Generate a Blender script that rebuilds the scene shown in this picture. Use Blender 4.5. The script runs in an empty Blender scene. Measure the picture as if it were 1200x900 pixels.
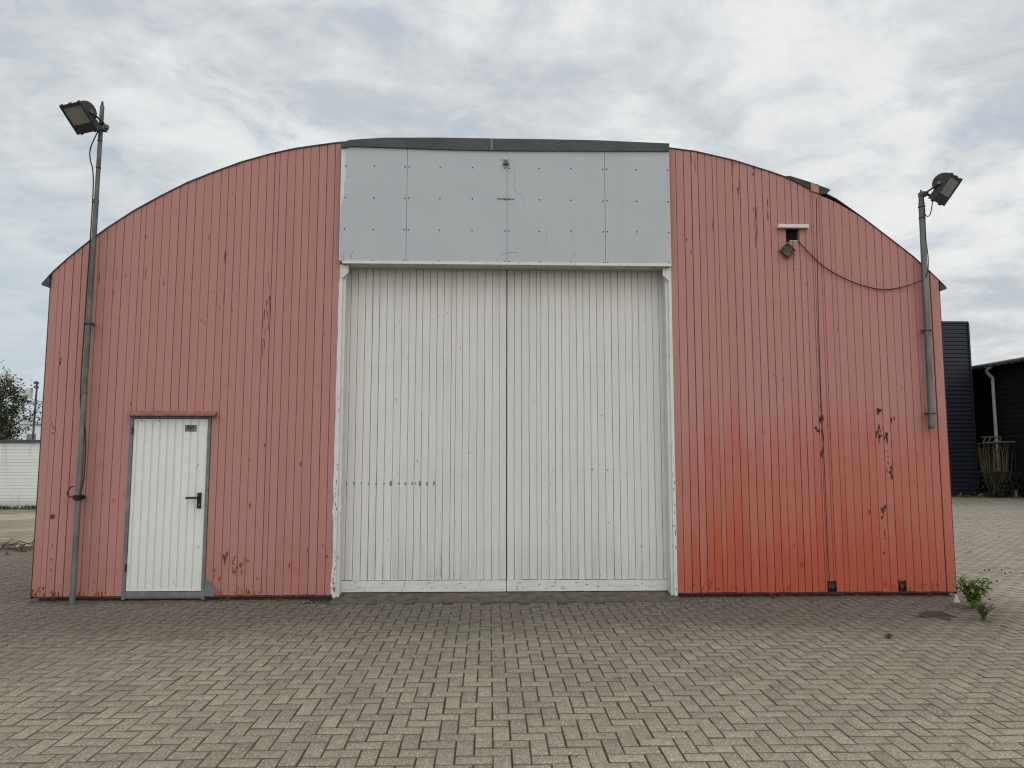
import bpy, math, random
import numpy as np
from mathutils import Vector, Matrix

# ------------------------------------------------------------------ camera, sky, sun, exposure
scene = bpy.context.scene
col = scene.collection
YAW, PITCH, ROLL, FPX, CH = math.radians(1.86), math.radians(5.35), math.radians(0.05), 832.6, 1.70
fw = Vector((math.sin(YAW)*math.cos(PITCH), math.cos(YAW)*math.cos(PITCH), math.sin(PITCH)))
rt = Vector((math.cos(YAW), -math.sin(YAW), 0)); up = rt.cross(fw)
rt, up = rt*math.cos(ROLL)+up*math.sin(ROLL), -rt*math.sin(ROLL)+up*math.cos(ROLL)
cam_d = bpy.data.cameras.new('camera'); cam = bpy.data.objects.new('camera', cam_d); col.objects.link(cam)
M3 = Matrix((rt, up, -fw)).transposed()
cam.matrix_world = Matrix.Translation((0, 0, CH)) @ M3.to_4x4()
cam_d.sensor_width = 36; cam_d.lens = FPX/1200*36; cam_d.clip_start = 0.05; cam_d.clip_end = 3000
scene.camera = cam

def ray(px, py): return fw*FPX + rt*(px-600) + up*(450-py)
def F(px, py, Y=8.35):            # point of a surface standing at distance Y
    d = ray(px, py); d = d*(Y/d.y); return Vector((d.x, Y, CH+d.z))
def G(px, py, z=0.0):             # point of the ground
    d = ray(px, py); d = d*((z-CH)/d.z); return Vector((d.x, d.y, z))

scene.view_settings.view_transform = 'Standard'; scene.view_settings.look = 'None'
scene.view_settings.exposure = 0.13; scene.view_settings.gamma = 1.0
scene.view_settings.use_curve_mapping = False
scene.render.engine = 'CYCLES'
scene.cycles.max_bounces = 6; scene.cycles.filter_width = 1.15; scene.cycles.use_denoising = True

SUN_EL, SUN_AZ = math.radians(58), math.radians(14)     # azimuth from +Y towards +X: behind the building
sd = Vector((math.sin(SUN_AZ)*math.cos(SUN_EL), math.cos(SUN_AZ)*math.cos(SUN_EL), math.sin(SUN_EL)))
sun_l = bpy.data.lights.new('sun', 'SUN'); sun_l.energy = 0.8; sun_l.angle = math.radians(28)
sun_l.color = (1.0, 0.96, 0.9)
sun = bpy.data.objects.new('sun', sun_l); col.objects.link(sun); sun.location = (0, 0, 30)
sun.rotation_euler = sd.to_track_quat('Z', 'Y').to_euler()

class NT:
    """tiny node-tree writer"""
    def __init__(s, tree): s.t = tree; s.n = tree.nodes; s.l = tree.links
    def add(s, typ, ins=None, **kw):
        nd = s.n.new(typ)
        for k, v in kw.items(): setattr(nd, k, v)
        for k, v in (ins or {}).items(): s.put(nd.inputs[k], v)
        return nd
    def put(s, sock, v):
        if isinstance(v, bpy.types.Node): v = v.outputs[0]
        if isinstance(v, bpy.types.NodeSocket): s.l.new(v, sock)
        else:
            if sock.type == 'RGBA' and len(v) == 3: v = (*v, 1)
            sock.default_value = v
    def m(s, op, a, b=None, c=None, clamp=False):
        nd = s.add('ShaderNodeMath', operation=op, use_clamp=clamp); s.put(nd.inputs[0], a)
        if b is not None: s.put(nd.inputs[1], b)
        if c is not None: s.put(nd.inputs[2], c)
        return nd.outputs[0]
    def sep(s, v): return s.add('ShaderNodeSeparateXYZ', {0: v}).outputs
    def comb(s, x, y, z): return s.add('ShaderNodeCombineXYZ', {0: x, 1: y, 2: z}).outputs[0]
    def noise(s, v, scale, detail=4, rough=.55, dist=0, w=None):
        nd = s.add('ShaderNodeTexNoise', {'Scale': scale, 'Detail': detail, 'Roughness': rough, 'Distortion': dist})
        s.put(nd.inputs['Vector'], v); return nd.outputs[0]
    def ss(s, v, a, b, lo=0., hi=1.):
        nd = s.add('ShaderNodeMapRange', {'From Min': a, 'From Max': b, 'To Min': lo, 'To Max': hi}, interpolation_type='SMOOTHSTEP')
        s.put(nd.inputs['Value'], v); return nd.outputs[0]
    def mix(s, f, a, b, mode='MIX'):
        nd = s.add('ShaderNodeMix', data_type='RGBA', blend_type=mode)
        s.put(nd.inputs[0], f); s.put(nd.inputs[6], a); s.put(nd.inputs[7], b); return nd.outputs[2]
    def scale(s, v, k):
        nd = s.add('ShaderNodeVectorMath', operation='MULTIPLY'); s.put(nd.inputs[0], v); s.put(nd.inputs[1], k); return nd.outputs[0]

world = bpy.data.worlds.new('World'); scene.world = world; world.use_nodes = True
W = NT(world.node_tree); W.n.clear()
wo = W.add('ShaderNodeOutputWorld'); bg = W.add('ShaderNodeBackground', {'Strength': 0.1}); W.l.new(bg.outputs[0], wo.inputs[0])
nish = W.add('ShaderNodeTexSky', sky_type='NISHITA', sun_disc=False, sun_elevation=SUN_EL, sun_rotation=SUN_AZ)
tcw = W.add('ShaderNodeTexCoord').outputs['Generated']
x, y, z = W.sep(tcw)
zz = W.m('ADD', W.m('MAXIMUM', z, 0.0), 0.22)
cp = W.comb(W.m('DIVIDE', x, zz), W.m('DIVIDE', y, zz), W.m('MULTIPLY', z, 0.6))
n1 = W.noise(cp, 1.75, 8, .6, .5)          # large cloud bodies
n2 = W.noise(W.scale(cp, (1.0, 1.15, 1.0)), 4.6, 9, .62, .4)   # streaky detail
n3 = W.noise(W.scale(cp, (1, 1, 1)), .45, 3, .5, .2)
s = W.m('ADD', W.m('MULTIPLY', n1, .48), W.m('ADD', W.m('MULTIPLY', n2, .37), W.m('MULTIPLY', n3, .3)))
shade = W.ss(s, .485, .675)
cloud = W.mix(shade, (4.85, 5.25, 5.55), (7.7, 7.75, 7.7))
# brightness added overhead and behind the camera to light the facade; bluer low left
elev = W.ss(z, 0.52, 0.95, 1.0, 2.0)
low = W.m('MULTIPLY', W.ss(z, .5, .05), W.ss(x, .25, -.55))
cloud = W.mix(W.m('MULTIPLY', low, .75), cloud, (4.75, 5.55, 6.05))
back = W.ss(y, .15, -.75, 1.0, 2.15)
k = W.m('MULTIPLY', elev, back)
cloud = W.add('ShaderNodeVectorMath', {0: cloud, 1: W.comb(k, k, k)}, operation='MULTIPLY').outputs[0]
gap = W.ss(n2, .30, .44, .74, .97)
W.put(bg.inputs[0], W.mix(gap, nish, cloud))

# ------------------------------------------------------------------ materials
def material(name, fn, rough=.8, spec=.3, metal=0.):
    m = bpy.data.materials.new(name); m.use_nodes = True
    T = NT(m.node_tree); b = T.n['Principled BSDF']
    b.inputs['Roughness'].default_value = rough; b.inputs['Metallic'].default_value = metal
    b.inputs['Specular IOR Level'].default_value = spec
    T.pos = T.add('ShaderNodeNewGeometry').outputs['Position']
    T.b = b
    r = fn(T)
    if isinstance(r, tuple) and len(r) == 2 and not isinstance(r[0], float):
        T.put(b.inputs['Base Color'], r[0])
        bump = T.add('ShaderNodeBump', {'Strength': .5, 'Distance': .004}); T.put(bump.inputs['Height'], r[1])
        T.l.new(bump.outputs[0], b.inputs['Normal'])
    else: T.put(b.inputs['Base Color'], r)
    return m
def tone(T): return T.add('ShaderNodeAttribute', attribute_name='tone').outputs['Fac']
def plain(name, c, var=.25, sc=6, rough=.7, spec=.3, metal=0., c2=None, stretch=(1, 1, 1)):
    def fn(T):
        n = T.noise(T.scale(T.pos, stretch), sc, 5, .65)
        n2 = T.noise(T.scale(T.pos, stretch), sc*9, 3, .6)
        f = T.ss(T.m('ADD', T.m('MULTIPLY', n, .7), T.m('MULTIPLY', n2, .3)), .36, .66)
        a = tuple(v*(1-var) for v in c); b = c2 or tuple(min(1, v*(1+var)) for v in c)
        return T.mix(f, a, b), n2
    return material(name, fn, rough, spec, metal)

def f_red(T):
    x, y, z = T.sep(T.pos); t = tone(T)
    grain = T.noise(T.scale(T.pos, (60, 60, 3)), 1.0, 5, .6)
    big = T.noise(T.scale(T.pos, (1, 1, .7)), .9, 4, .55)
    mott = T.noise(T.pos, 9, 5, .6)
    # chalked, faded paint above; the fresher red coat survives low on the right and along the foot
    zf = T.m('ADD', z, T.m('MULTIPLY', T.m('SUBTRACT', big, .5), .5))
    strk = T.noise(T.scale(T.pos, (11, 11, .5)), 1., 4, .6)
    zf = T.m('ADD', zf, T.m('ADD', T.m('MULTIPLY', T.m('SUBTRACT', strk, .5), 1.1), T.m('MULTIPLY', T.m('SUBTRACT', t, .5), .8)))
    fresh = T.ss(zf, 2.40, 1.5)
    rich = T.ss(zf, 1.25, .15)
    xr = T.ss(T.m('ADD', x, T.m('MULTIPLY', big, .3)), 1.75, 2.9)
    core = T.m('MULTIPLY', T.ss(x, 1.9, 2.6), T.ss(x, 6.2, 3.6))
    f1 = T.m('MULTIPLY', fresh, xr)
    f1 = T.m('MULTIPLY', f1, T.ss(mott, .2, .6, .8, 1.))
    f2 = T.m('MULTIPLY', rich, T.m('ADD', T.m('MULTIPLY', core, .78), T.m('MULTIPLY', xr, .44)))
    foot = T.m('MULTIPLY', T.ss(zf, .9, .1), .22)
    pink = T.mix(t, (.345, .150, .128), (.375, .176, .152))
    pink = T.mix(T.ss(mott, .3, .7, 0, .35), pink, (.345, .165, .132))
    c = T.mix(T.m('MULTIPLY', f1, .85), pink, T.mix(t, (.335, .092, .056), (.372, .112, .072)))
    c = T.mix(f2, c, (.36, .066, .026))
    c = T.mix(foot, c, (.29, .075, .05))
    # thin sideways weather line and grain
    c = T.mix(T.ss(grain, .55, .8, 0, .4), c, (.22, .085, .07))
    # dirt splashed low, dust streaks
    st = T.noise(T.scale(T.pos, (14, 14, .6)), 1., 4, .6)
    c = T.mix(T.m('MULTIPLY', T.ss(st, .52, .75), .28), c, (.27, .13, .105))
    sp = T.noise(T.scale(T.pos, (30, 30, 16)), 1., 4, .7)
    c = T.mix(T.m('MULTIPLY', T.ss(sp, .68, .73), T.ss(z, .42, .05, .15, .9)), c, (.17, .035, .02))
    # rare knots
    kn = T.add('ShaderNodeTexVoronoi', {'Scale': 1.0}, feature='F1'); T.put(kn.inputs['Vector'], T.scale(T.pos, (5.5, 5.5, 2.6)))
    ring = T.m('MULTIPLY', T.ss(kn.outputs['Distance'], .085, .05), .5)
    c = T.mix(ring, c, (.13, .045, .035))
    T.put(T.b.inputs['Roughness'], T.m('SUBTRACT', .78, T.m('MULTIPLY', f1, .22)))
    return c, grain
M_red = material('red_board_paint', f_red, .75, .3)

def f_white(T):
    x, y, z = T.sep(T.pos); t = tone(T)
    c = T.mix(t, (.530, .500, .462), (.572, .542, .502))
    st = T.noise(T.scale(T.pos, (22, 22, .9)), 1., 5, .6)
    c = T.mix(T.m('MULTIPLY', T.ss(st, .45, .75), .4), c, (.43, .405, .372))
    big = T.noise(T.pos, 1.3, 4, .6)
    c = T.mix(T.ss(big, .4, .7, 0, .3), c, (.465, .44, .41))
    # old grime low down and high under the beam
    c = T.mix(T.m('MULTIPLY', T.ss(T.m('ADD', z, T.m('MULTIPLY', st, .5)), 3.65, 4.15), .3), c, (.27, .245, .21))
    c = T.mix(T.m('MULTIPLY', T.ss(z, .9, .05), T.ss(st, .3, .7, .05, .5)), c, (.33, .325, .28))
    sp = T.noise(T.scale(T.pos, (46, 46, 14)), 1., 3, .7)
    c = T.mix(T.ss(sp, .715, .75, 0, .8), c, (.14, .13, .11))
    return c, T.noise(T.scale(T.pos, (70, 70, 3)), 1., 4, .6)
M_white = material('white_board_paint', f_white, .65, .35)

def f_trim(T):
    c = T.mix(T.noise(T.pos, 5, 4), (.47, .455, .42), (.60, .59, .56))
    pl = T.noise(T.scale(T.pos, (26, 26, 8)), 1, 4, .7)
    c = T.mix(T.ss(pl, .60, .66), c, (.32, .25, .22))
    gr = T.noise(T.scale(T.pos, (3, 30, 30)), 1, 4, .7)
    x, y, z = T.sep(T.pos)
    c = T.mix(T.m('MULTIPLY', T.ss(z, .35, .0), T.ss(gr, .45, .65, 0, .55)), c, (.40, .375, .25))
    return c, pl
M_trim = material('flaking_white_trim', f_trim, .7)

def f_panel(T):
    x, y, z = T.sep(T.pos)
    c = T.mix(T.noise(T.pos, 1.4, 4), (.332, .340, .348), (.360, .368, .374))
    st = T.noise(T.scale(T.pos, (9, 9, .8)), 1, 5, .6)
    c = T.mix(T.ss(st, .5, .8, 0, .35), c, (.29, .30, .31))
    fl = T.noise(T.pos, 25, 4, .7)
    return T.mix(T.ss(fl, .68, .74, 0, .35), c, (.40, .41, .42)), T.m('MULTIPLY', T.noise(T.pos, 1.7, 1), 7.)
M_panel = material('grey_sheet_panel', f_panel, .5, .4)

M_dark = plain('dark_gap', (.016, .010, .008), .3)
M_gapred = plain('gap_red', (.062, .017, .012), .3)
M_gapgrey = plain('gap_grey', (.13, .12, .105), .3)
M_felt = plain('roofing_felt', (.052, .058, .056), .25, 8, .9)
M_flash = plain('dark_flashing', (.045, .050, .049), .22, 3, .55)
M_flap = plain('torn_felt', (.045, .047, .036), .3, 14, .9)
M_galv = plain('weathered_galvanised_steel', (.125, .125, .118), .3, 7, .55, .4, .35, stretch=(1, 1, .4))
M_galvd = plain('brown_weathered_pole_steel', (.105, .10, .092), .4, 9, .6, .4, .3, stretch=(1, 1, .5))
M_greyfr = plain('grey_door_frame_paint', (.135, .138, .125), .2, 8, .6)
def f_enamel(T):
    x, y, z = T.sep(T.pos); n = T.noise(T.scale(T.pos, (1, 1, .3)), 2.5, 5, .65); sp = T.noise(T.pos, 42, 4, .7)
    c = T.mix(n, (.57, .565, .515), (.62, .615, .565))
    c = T.mix(T.m('MULTIPLY', T.ss(z, .6, .1, 0, .32), T.ss(sp, .40, .75)), c, (.30, .27, .22))
    g = T.m('MULTIPLY', T.ss(T.m('ABSOLUTE', T.m('SUBTRACT', z, 1.12)), .3, .05), T.ss(x, -3.5, -3.25))
    return T.mix(T.m('MULTIPLY', g, T.ss(n, .35, .6, .05, .35)), c, (.33, .31, .27)), n
M_steelw = material('white_door_enamel', f_enamel, .4, .4)
M_blk = plain('black_plastic', (.012, .012, .013), .2, 20, .4)
M_housing = plain('black_lamp_housing', (.028, .030, .030), .4, 25, .5)
M_cable = plain('black_cable_rubber', (.014, .012, .012), .2, 20, .6)
M_hood = plain('faded_hood_paint', (.235, .085, .070), .25, 12, .75)
M_conc = plain('grey_concrete', (.15, .138, .115), .28, 10, .95)
M_plinth = plain('dark_concrete_plinth', (.050, .042, .034), .4, 14, .95)
M_chip = plain('bare_wood_chip', (.085, .036, .024), .5, 40, .9)
M_wood = plain('weathered_bare_wood', (.042, .024, .014), .5, 40, .9)
M_rust = plain('orange_bare_wood', (.30, .085, .022), .4, 40, .9)
M_chipr = plain('deep_red_undercoat', (.19, .030, .016), .35, 30, .8)
M_chipw = plain('white_primer_chip', (.46, .42, .40), .25, 40, .8)
M_scr = plain('scuffed_grey_metal', (.16, .17, .17), .3, 40, .7)
M_scuffw = plain('worn_paint', (.33, .315, .285), .2, 30, .8)
M_scrl = plain('bare_bright_metal', (.45, .47, .46), .2, 30, .5)
M_moss = plain('mossy_board', (.050, .042, .028), .6, 45, .95, c2=(.13, .125, .085))
M_void = plain('unlit_interior', (.004, .004, .004), .2, 5, .9)
M_glass = material('lamp_glass', lambda T: T.mix(T.noise(T.pos, 7, 3), (.16, .155, .13), (.27, .26, .215)), .18, .6)
M_reflect = plain('lamp_reflector', (.20, .195, .16), .2, 12, .35, .5, .5)

def tonemix(a, b, speck=None):
    def fn(T):
        c = T.mix(tone(T), a, b)
        n = T.noise(T.pos, 18, 4, .6)
        return T.mix(T.ss(n, .4, .75, 0, .35), c, tuple(v*.5 for v in a)), n
    return fn
M_leaf = material('weed_leaf', tonemix((.045, .085, .014), (.19, .24, .06)), .55)
M_leafdry = material('dry_weed_leaf', tonemix((.06, .055, .025), (.14, .12, .06)), .8)
M_treeleaf = material('tree_leaf', tonemix((.035, .052, .018), (.13, .155, .06)), .7)
M_bark = plain('bark', (.075, .06, .045), .4, 20, .95)
M_stick = material('willow_stick_bark', tonemix((.045, .036, .016), (.20, .16, .075)), .8)
M_ivy = material('ivy_leaf', tonemix((.012, .024, .008), (.05, .07, .025)), .6)

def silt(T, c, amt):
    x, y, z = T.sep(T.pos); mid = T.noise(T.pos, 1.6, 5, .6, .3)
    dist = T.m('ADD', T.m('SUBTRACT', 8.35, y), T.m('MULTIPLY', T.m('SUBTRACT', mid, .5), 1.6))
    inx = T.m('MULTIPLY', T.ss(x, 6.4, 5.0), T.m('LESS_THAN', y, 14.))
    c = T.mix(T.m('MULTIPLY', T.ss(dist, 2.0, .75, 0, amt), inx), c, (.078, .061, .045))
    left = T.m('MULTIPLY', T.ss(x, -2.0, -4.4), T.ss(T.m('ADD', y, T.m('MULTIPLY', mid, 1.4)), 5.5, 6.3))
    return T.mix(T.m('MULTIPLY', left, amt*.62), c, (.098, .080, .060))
def f_paver(T):
    x, y, z = T.sep(T.pos); t = tone(T)
    c = T.mix(t, (.180, .150, .102), (.295, .253, .178))
    hue = T.m('FRACT', T.m('MULTIPLY', t, 37.7)); c = T.mix(T.ss(hue, .6, 1., 0, .35), c, (.265, .205, .155)); c = T.mix(T.ss(hue, .3, 0., 0, .35), c, (.205, .195, .165))
    big = T.noise(T.pos, .35, 5, .6, .4); mid = T.noise(T.pos, 1.6, 5, .6, .3)
    c = T.mix(T.ss(mid, .48, .72, 0, .45), c, (.128, .110, .088))
    c = T.mix(T.ss(big, .50, .68, 0, .45), c, (.125, .106, .078))
    oil = T.noise(T.pos, 2.6, 3, .5, .6); c = T.mix(T.ss(oil, .66, .74, 0, .55), c, (.085, .072, .055))
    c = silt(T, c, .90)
    warm = T.noise(T.pos, .8, 3, .5); c = T.mix(T.ss(warm, .5, .72, 0, .28), c, (.215, .158, .118))
    # unshaded light of the open right yard painted into the block colour
    op = T.m('MULTIPLY', T.ss(x, 5.3, 6.6), T.ss(y, 6.5, 8.5))
    c = T.mix(T.m('MULTIPLY', op, T.ss(mid, .35, .7, .65, .25)), c, (.33, .30, .245))
    # exposed aggregate
    a = T.add('ShaderNodeTexVoronoi', {'Scale': 190.}); T.put(a.inputs['Vector'], T.pos)
    spk = T.sep(a.outputs['Color'])[0]
    c = T.mix(T.ss(spk, .78, .95, 0, .75), c, (.50, .47, .40))
    c = T.mix(T.ss(spk, .25, .05, 0, .75), c, (.055, .045, .035))
    f = T.noise(T.pos, 75, 4, .7)
    c = T.mix(T.ss(f, .35, .7, .35, 0), c, (.08, .068, .054))
    return c, T.m('ADD', f, T.m('MULTIPLY', spk, .5))
M_paver = material('concrete_block_paver', f_paver, .9, .25)
def f_joint(T):
    n = T.noise(T.pos, 3, 4)
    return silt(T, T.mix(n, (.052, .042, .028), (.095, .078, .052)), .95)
def f_arris(T):
    n = T.noise(T.pos, 6, 4)
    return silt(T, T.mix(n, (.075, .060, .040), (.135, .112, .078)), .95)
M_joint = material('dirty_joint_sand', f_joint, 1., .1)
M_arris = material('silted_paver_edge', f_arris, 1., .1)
def f_far(T):
    n = T.noise(T.pos, .5, 5, .6); n2 = T.noise(T.scale(T.pos, (2, 9, 1)), 1, 5, .6)
    c = T.mix(T.ss(n, .35, .7), (.19, .165, .12), (.31, .275, .21))
    return T.mix(T.ss(n2, .45, .62, 0, .8), c, (.12, .10, .07)), n2
M_slab = material('worn_yard_concrete', f_far, .95, .2)
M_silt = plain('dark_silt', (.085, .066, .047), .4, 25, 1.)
M_ground = plain('open_ground', (.20, .18, .14), .3, .4, .95)

# ------------------------------------------------------------------ mesh helpers
class MB:
    def __init__(s): s.v = []; s.f = []; s.mi = []; s.t = []; s.mats = []
    def add(s, vs, fs, m, t=.5):
        b = len(s.v); s.v += [tuple(v) for v in vs]
        if m not in s.mats: s.mats.append(m)
        i = s.mats.index(m)
        for f in fs: s.f.append(tuple(b+q for q in f)); s.mi.append(i); s.t.append(t)
    def box(s, x0, x1, y0, y1, z0, z1, m, t=.5):
        vs = [(x, y, z) for z in (z0, z1) for y in (y0, y1) for x in (x0, x1)]
        s.add(vs, [(0, 2, 3, 1), (4, 5, 7, 6), (0, 1, 5, 4), (2, 6, 7, 3), (0, 4, 6, 2), (1, 3, 7, 5)], m, t)
    def prism(s, poly, y0, y1, m, t=.5, tf=None):
        """polygon in (x, z), counter-clockwise seen from -Y, extruded y0 (front) to y1"""
        n = len(poly); vs = [(p[0], y0, p[1]) for p in poly]+[(p[0], y1, p[1]) for p in poly]
        if tf: vs = [tf(v) for v in vs]
        fs = [tuple(range(n)), tuple(range(2*n-1, n-1, -1))]+[(i, i+n, (i+1) % n+n, (i+1) % n) for i in range(n)]
        s.add(vs, fs, m, t)
    def tube(s, pts, r, m, n=10, t=.5, r1=None):
        pts = [Vector(p) for p in pts]; vs = []; fs = []
        up0 = None
        for i, p in enumerate(pts):
            d = (pts[min(i+1, len(pts)-1)]-pts[max(i-1, 0)]).normalized()
            if up0 is None: up0 = d.orthogonal().normalized()
            a = (up0-d*up0.dot(d)).normalized(); up0 = a; b = d.cross(a)
            rr = r if r1 is None else r+(r1-r)*i/(len(pts)-1)
            for k in range(n):
                w = 2*math.pi*k/n; vs.append(p+a*math.cos(w)*rr+b*math.sin(w)*rr)
        for i in range(len(pts)-1):
            for k in range(n):
                fs.append((i*n+k, i*n+(k+1) % n, (i+1)*n+(k+1) % n, (i+1)*n+k))
        fs.append(tuple(reversed(range(n)))); fs.append(tuple(range((len(pts)-1)*n, len(pts)*n)))
        s.add(vs, fs, m, t)
    def flake(s, x, z, rx, rz, y, m, rng, n=11, jag=.55, t=.5):
        """thin ragged chip lying on a wall facing -Y, 1.2 mm thick"""
        poly = []
        for k in range(n):
            a = 2*math.pi*k/n; q = 1-jag*rng.random(); poly.append((x+rx*q*math.cos(a), z+rz*q*math.sin(a)))
        s.prism(poly, y-.0012, y+.001, m, t)
    def build(s, name, parent=None, loc=None, smooth=False, bevel=0):
        me = bpy.data.meshes.new(name); off = Vector((0, 0, 0))
        q = parent
        while q is not None: off += q.location; q = q.parent
        if loc is not None and parent is None: off = Vector(loc)
        me.from_pydata([tuple(Vector(v)-off) for v in s.v], [], s.f)
        for m in s.mats: me.materials.append(m)
        me.polygons.foreach_set('material_index', s.mi)
        at = me.attributes.new('tone', 'FLOAT', 'FACE'); at.data.foreach_set('value', s.t)
        if smooth: me.polygons.foreach_set('use_smooth', [True]*len(s.f))
        me.update()
        o = bpy.data.objects.new(name, me); col.objects.link(o)
        if parent is not None: o.parent = parent
        elif loc is not None: o.location = loc
        if bevel:
            b = o.modifiers.new('bevel', 'BEVEL'); b.width = bevel; b.segments = 2; b.limit_method = 'ANGLE'
        if smooth:
            try: me.set_sharp_from_angle(angle=math.radians(40))
            except Exception: pass
        return o
def tag(o, label=None, cat=None, group=None, kind=None):
    for k, v in (('label', label), ('category', cat), ('group', group), ('kind', kind)):
        if v: o[k] = v
    return o
def thing(name, loc, label, cat, group=None):
    o = bpy.data.objects.new(name, None); o.location = loc; o.empty_display_size = .2; col.objects.link(o)
    return tag(o, label, cat, group)

D = 8.35
# ------------------------------------------------------------------ ground and paving
g = MB(); g.add([(-400, -300, -.030), (400, -300, -.030), (400, 900, -.030), (-400, 900, -.030)], [(0, 1, 2, 3)], M_ground)
tag(g.build('ground'), kind='structure')
g = MB(); g.add([(-24, -4, -.0215), (24, -4, -.0215), (24, 30, -.0215), (-24, 30, -.0215)], [(0, 1, 2, 3)], M_joint)
tag(g.build('joint_sand'), kind='structure')

def sink(x, y):     # gentle unevenness of the laid surface, m
    return (np.sin(x*.9+.5*y)*.004+np.sin(y*1.3+1.7)*.004+np.sin(x*2.3-y*1.9)*.0025)
def build_paving():
    w = .1065; rs = np.random.RandomState(5)
    i0, i1, j0, j1 = int(-13.5/w), int(22/w), int(.6/w), int(28.5/w)
    I, J = np.meshgrid(np.arange(i0, i1), np.arange(j0, j1)); I = I.ravel(); J = J.ravel(); K = (I-J) % 4
    h = K == 0; v = K == 3
    X0 = np.concatenate([I[h], I[v]])*w+.03; Y0 = np.concatenate([J[h], J[v]])*w
    SX = np.concatenate([np.full(h.sum(), 2*w), np.full(v.sum(), w)]); SY = np.concatenate([np.full(h.sum(), w), np.full(v.sum(), 2*w)])
    cx = X0+SX/2; cy = Y0+SY/2
    # keep the yard: not under the building, not on the far-left concrete, only a wedge of the far right
    keep = ~((cx > -5.02) & (cx < 5.42) & (cy > D+.02)) & ~((cx < -5) & (cy > 12.75+.05*(cx+8)))
    keep &= ~((cx > -2.06) & (cx < 1.66) & (cy > D-.165))
    keep &= (np.abs(cx) < .95*cy+4.5)
    keep &= ~((cy > 14) & (cx < 6)); keep &= ~((cx > 4.50) & (cx < 4.84) & (cy > 7.33) & (cy < 7.62))
    X0, Y0, SX, SY, cx, cy = [a[keep] for a in (X0, Y0, SX, SY, cx, cy)]
    n = len(cx); print('pavers', n)
    gp = .0016+.0012*rs.rand(n); c = .0042
    ang = rs.normal(0, .006, n); jx = rs.normal(0, .0009, n); jy = rs.normal(0, .0009, n)
    zt = sink(cx, cy)*.8-.006+rs.normal(0, .0010, n); tx = rs.normal(0, .007, n); ty = rs.normal(0, .007, n)
    V = np.zeros((n, 8, 3))
    for r_, (ins, dz) in enumerate(((0, -.030), (c, 0))):
        hx = SX/2-gp-ins*(r_ == 1); hy = SY/2-gp-ins*(r_ == 1)
        for q, (sx, sy) in enumerate(((-1, -1), (1, -1), (1, 1), (-1, 1))):
            lx, ly = sx*hx, sy*hy
            V[:, r_*4+q, 0] = cx+jx+lx*np.cos(ang)-ly*np.sin(ang)
            V[:, r_*4+q, 1] = cy+jy+lx*np.sin(ang)+ly*np.cos(ang)
            V[:, r_*4+q, 2] = (zt+lx*tx+ly*ty) if r_ == 1 else (zt-.005-0*lx)
    V2 = np.zeros((n, 12, 3)); V2[:, 4:] = V; V2[:, :4] = V[:, :4]; V2[:, :4, 2] = -.03
    fs = np.array([(8, 9, 10, 11)]+[(4+a, 4+(a+1) % 4, 8+(a+1) % 4, 8+a) for a in range(4)]+[(a, (a+1) % 4, 4+(a+1) % 4, 4+a) for a in range(4)])
    FA = (fs[None]+12*np.arange(n)[:, None, None]).reshape(-1, 4)
    me = bpy.data.meshes.new('paving'); me.vertices.add(n*12); me.vertices.foreach_set('co', V2.ravel())
    nf = len(FA); me.loops.add(nf*4); me.loops.foreach_set('vertex_index', FA.ravel().astype(np.int32))
    me.polygons.add(nf); me.polygons.foreach_set('loop_start', np.arange(nf, dtype=np.int32)*4)
    me.update(calc_edges=True); me.materials.append(M_paver); me.materials.append(M_arris)
    me.polygons.foreach_set('material_index', np.tile(np.array([0]+[1]*8, dtype=np.int32), n))
    tn = np.clip(rs.normal(.52, .25, n)-.4*(rs.rand(n) < .06)+.12*np.sin(cx*1.1+2*np.sin(cy*.8))+.1*np.sin(cy*1.7+cx*.6), 0, 1)
    at = me.attributes.new('tone', 'FLOAT', 'FACE'); at.data.foreach_set('value', np.repeat(tn, 9))
    o = bpy.data.objects.new('paving', me); col.objects.link(o); tag(o, kind='structure')
build_paving()

# cracked concrete apron far left, in bays
rng = random.Random(3)
m = MB()
yb = 12.85
while yb < 21.4:
    dy = rng.uniform(1.5, 2.1)
    for xb in np.arange(-20, -4.6, 3.1):
        m.box(xb+.01, xb+3.09, yb+.012, yb+dy-.012, -.03, rng.uniform(-.012, .004), M_slab)
    yb += dy
tag(m.build('yard_slab'), kind='structure')

# ------------------------------------------------------------------ warehouse
wh = thing('warehouse', (.17, D, 0), 'arched red boarded warehouse with big white double doors facing the paved yard', 'warehouse')
roofpx = [(49.6, 332), (61.7, 318.5), (80, 302), (107.6, 279.8), (125, 267.2), (156.7, 246.6), (188.3, 229.2), (220, 213.3), (251.7, 200.7),
          (283.3, 189.3), (315, 180.4), (346.7, 173.4), (378, 169), (399, 166.3), (440, 164.2), (500, 163.2), (590, 163), (690, 166.5), (785, 173.1), (815, 177), (860, 187.5),
          (905, 201.6), (950, 217.5), (980, 233), (1010, 254), (1040, 277), (1070, 300.3), (1088, 316.6), (1100, 328), (1108.4, 336.6)]
RP = [(F(a, b).x, F(a, b).z) for a, b in roofpx]
def roofz(x):
    for (a, za), (b, zb) in zip(RP, RP[1:]):
        if a <= x <= b: return za+(zb-za)*(x-a)/(b-a)
    return RP[0][1] if x < RP[0][0] else RP[-1][1]
WL, WR = F(35, 700).x+.012, F(1121, 692).x-.005        # wall corners
XL, XR = F(400, 240).x, F(785, 240).x                     # edges of the middle bay
Z0 = .062

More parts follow.
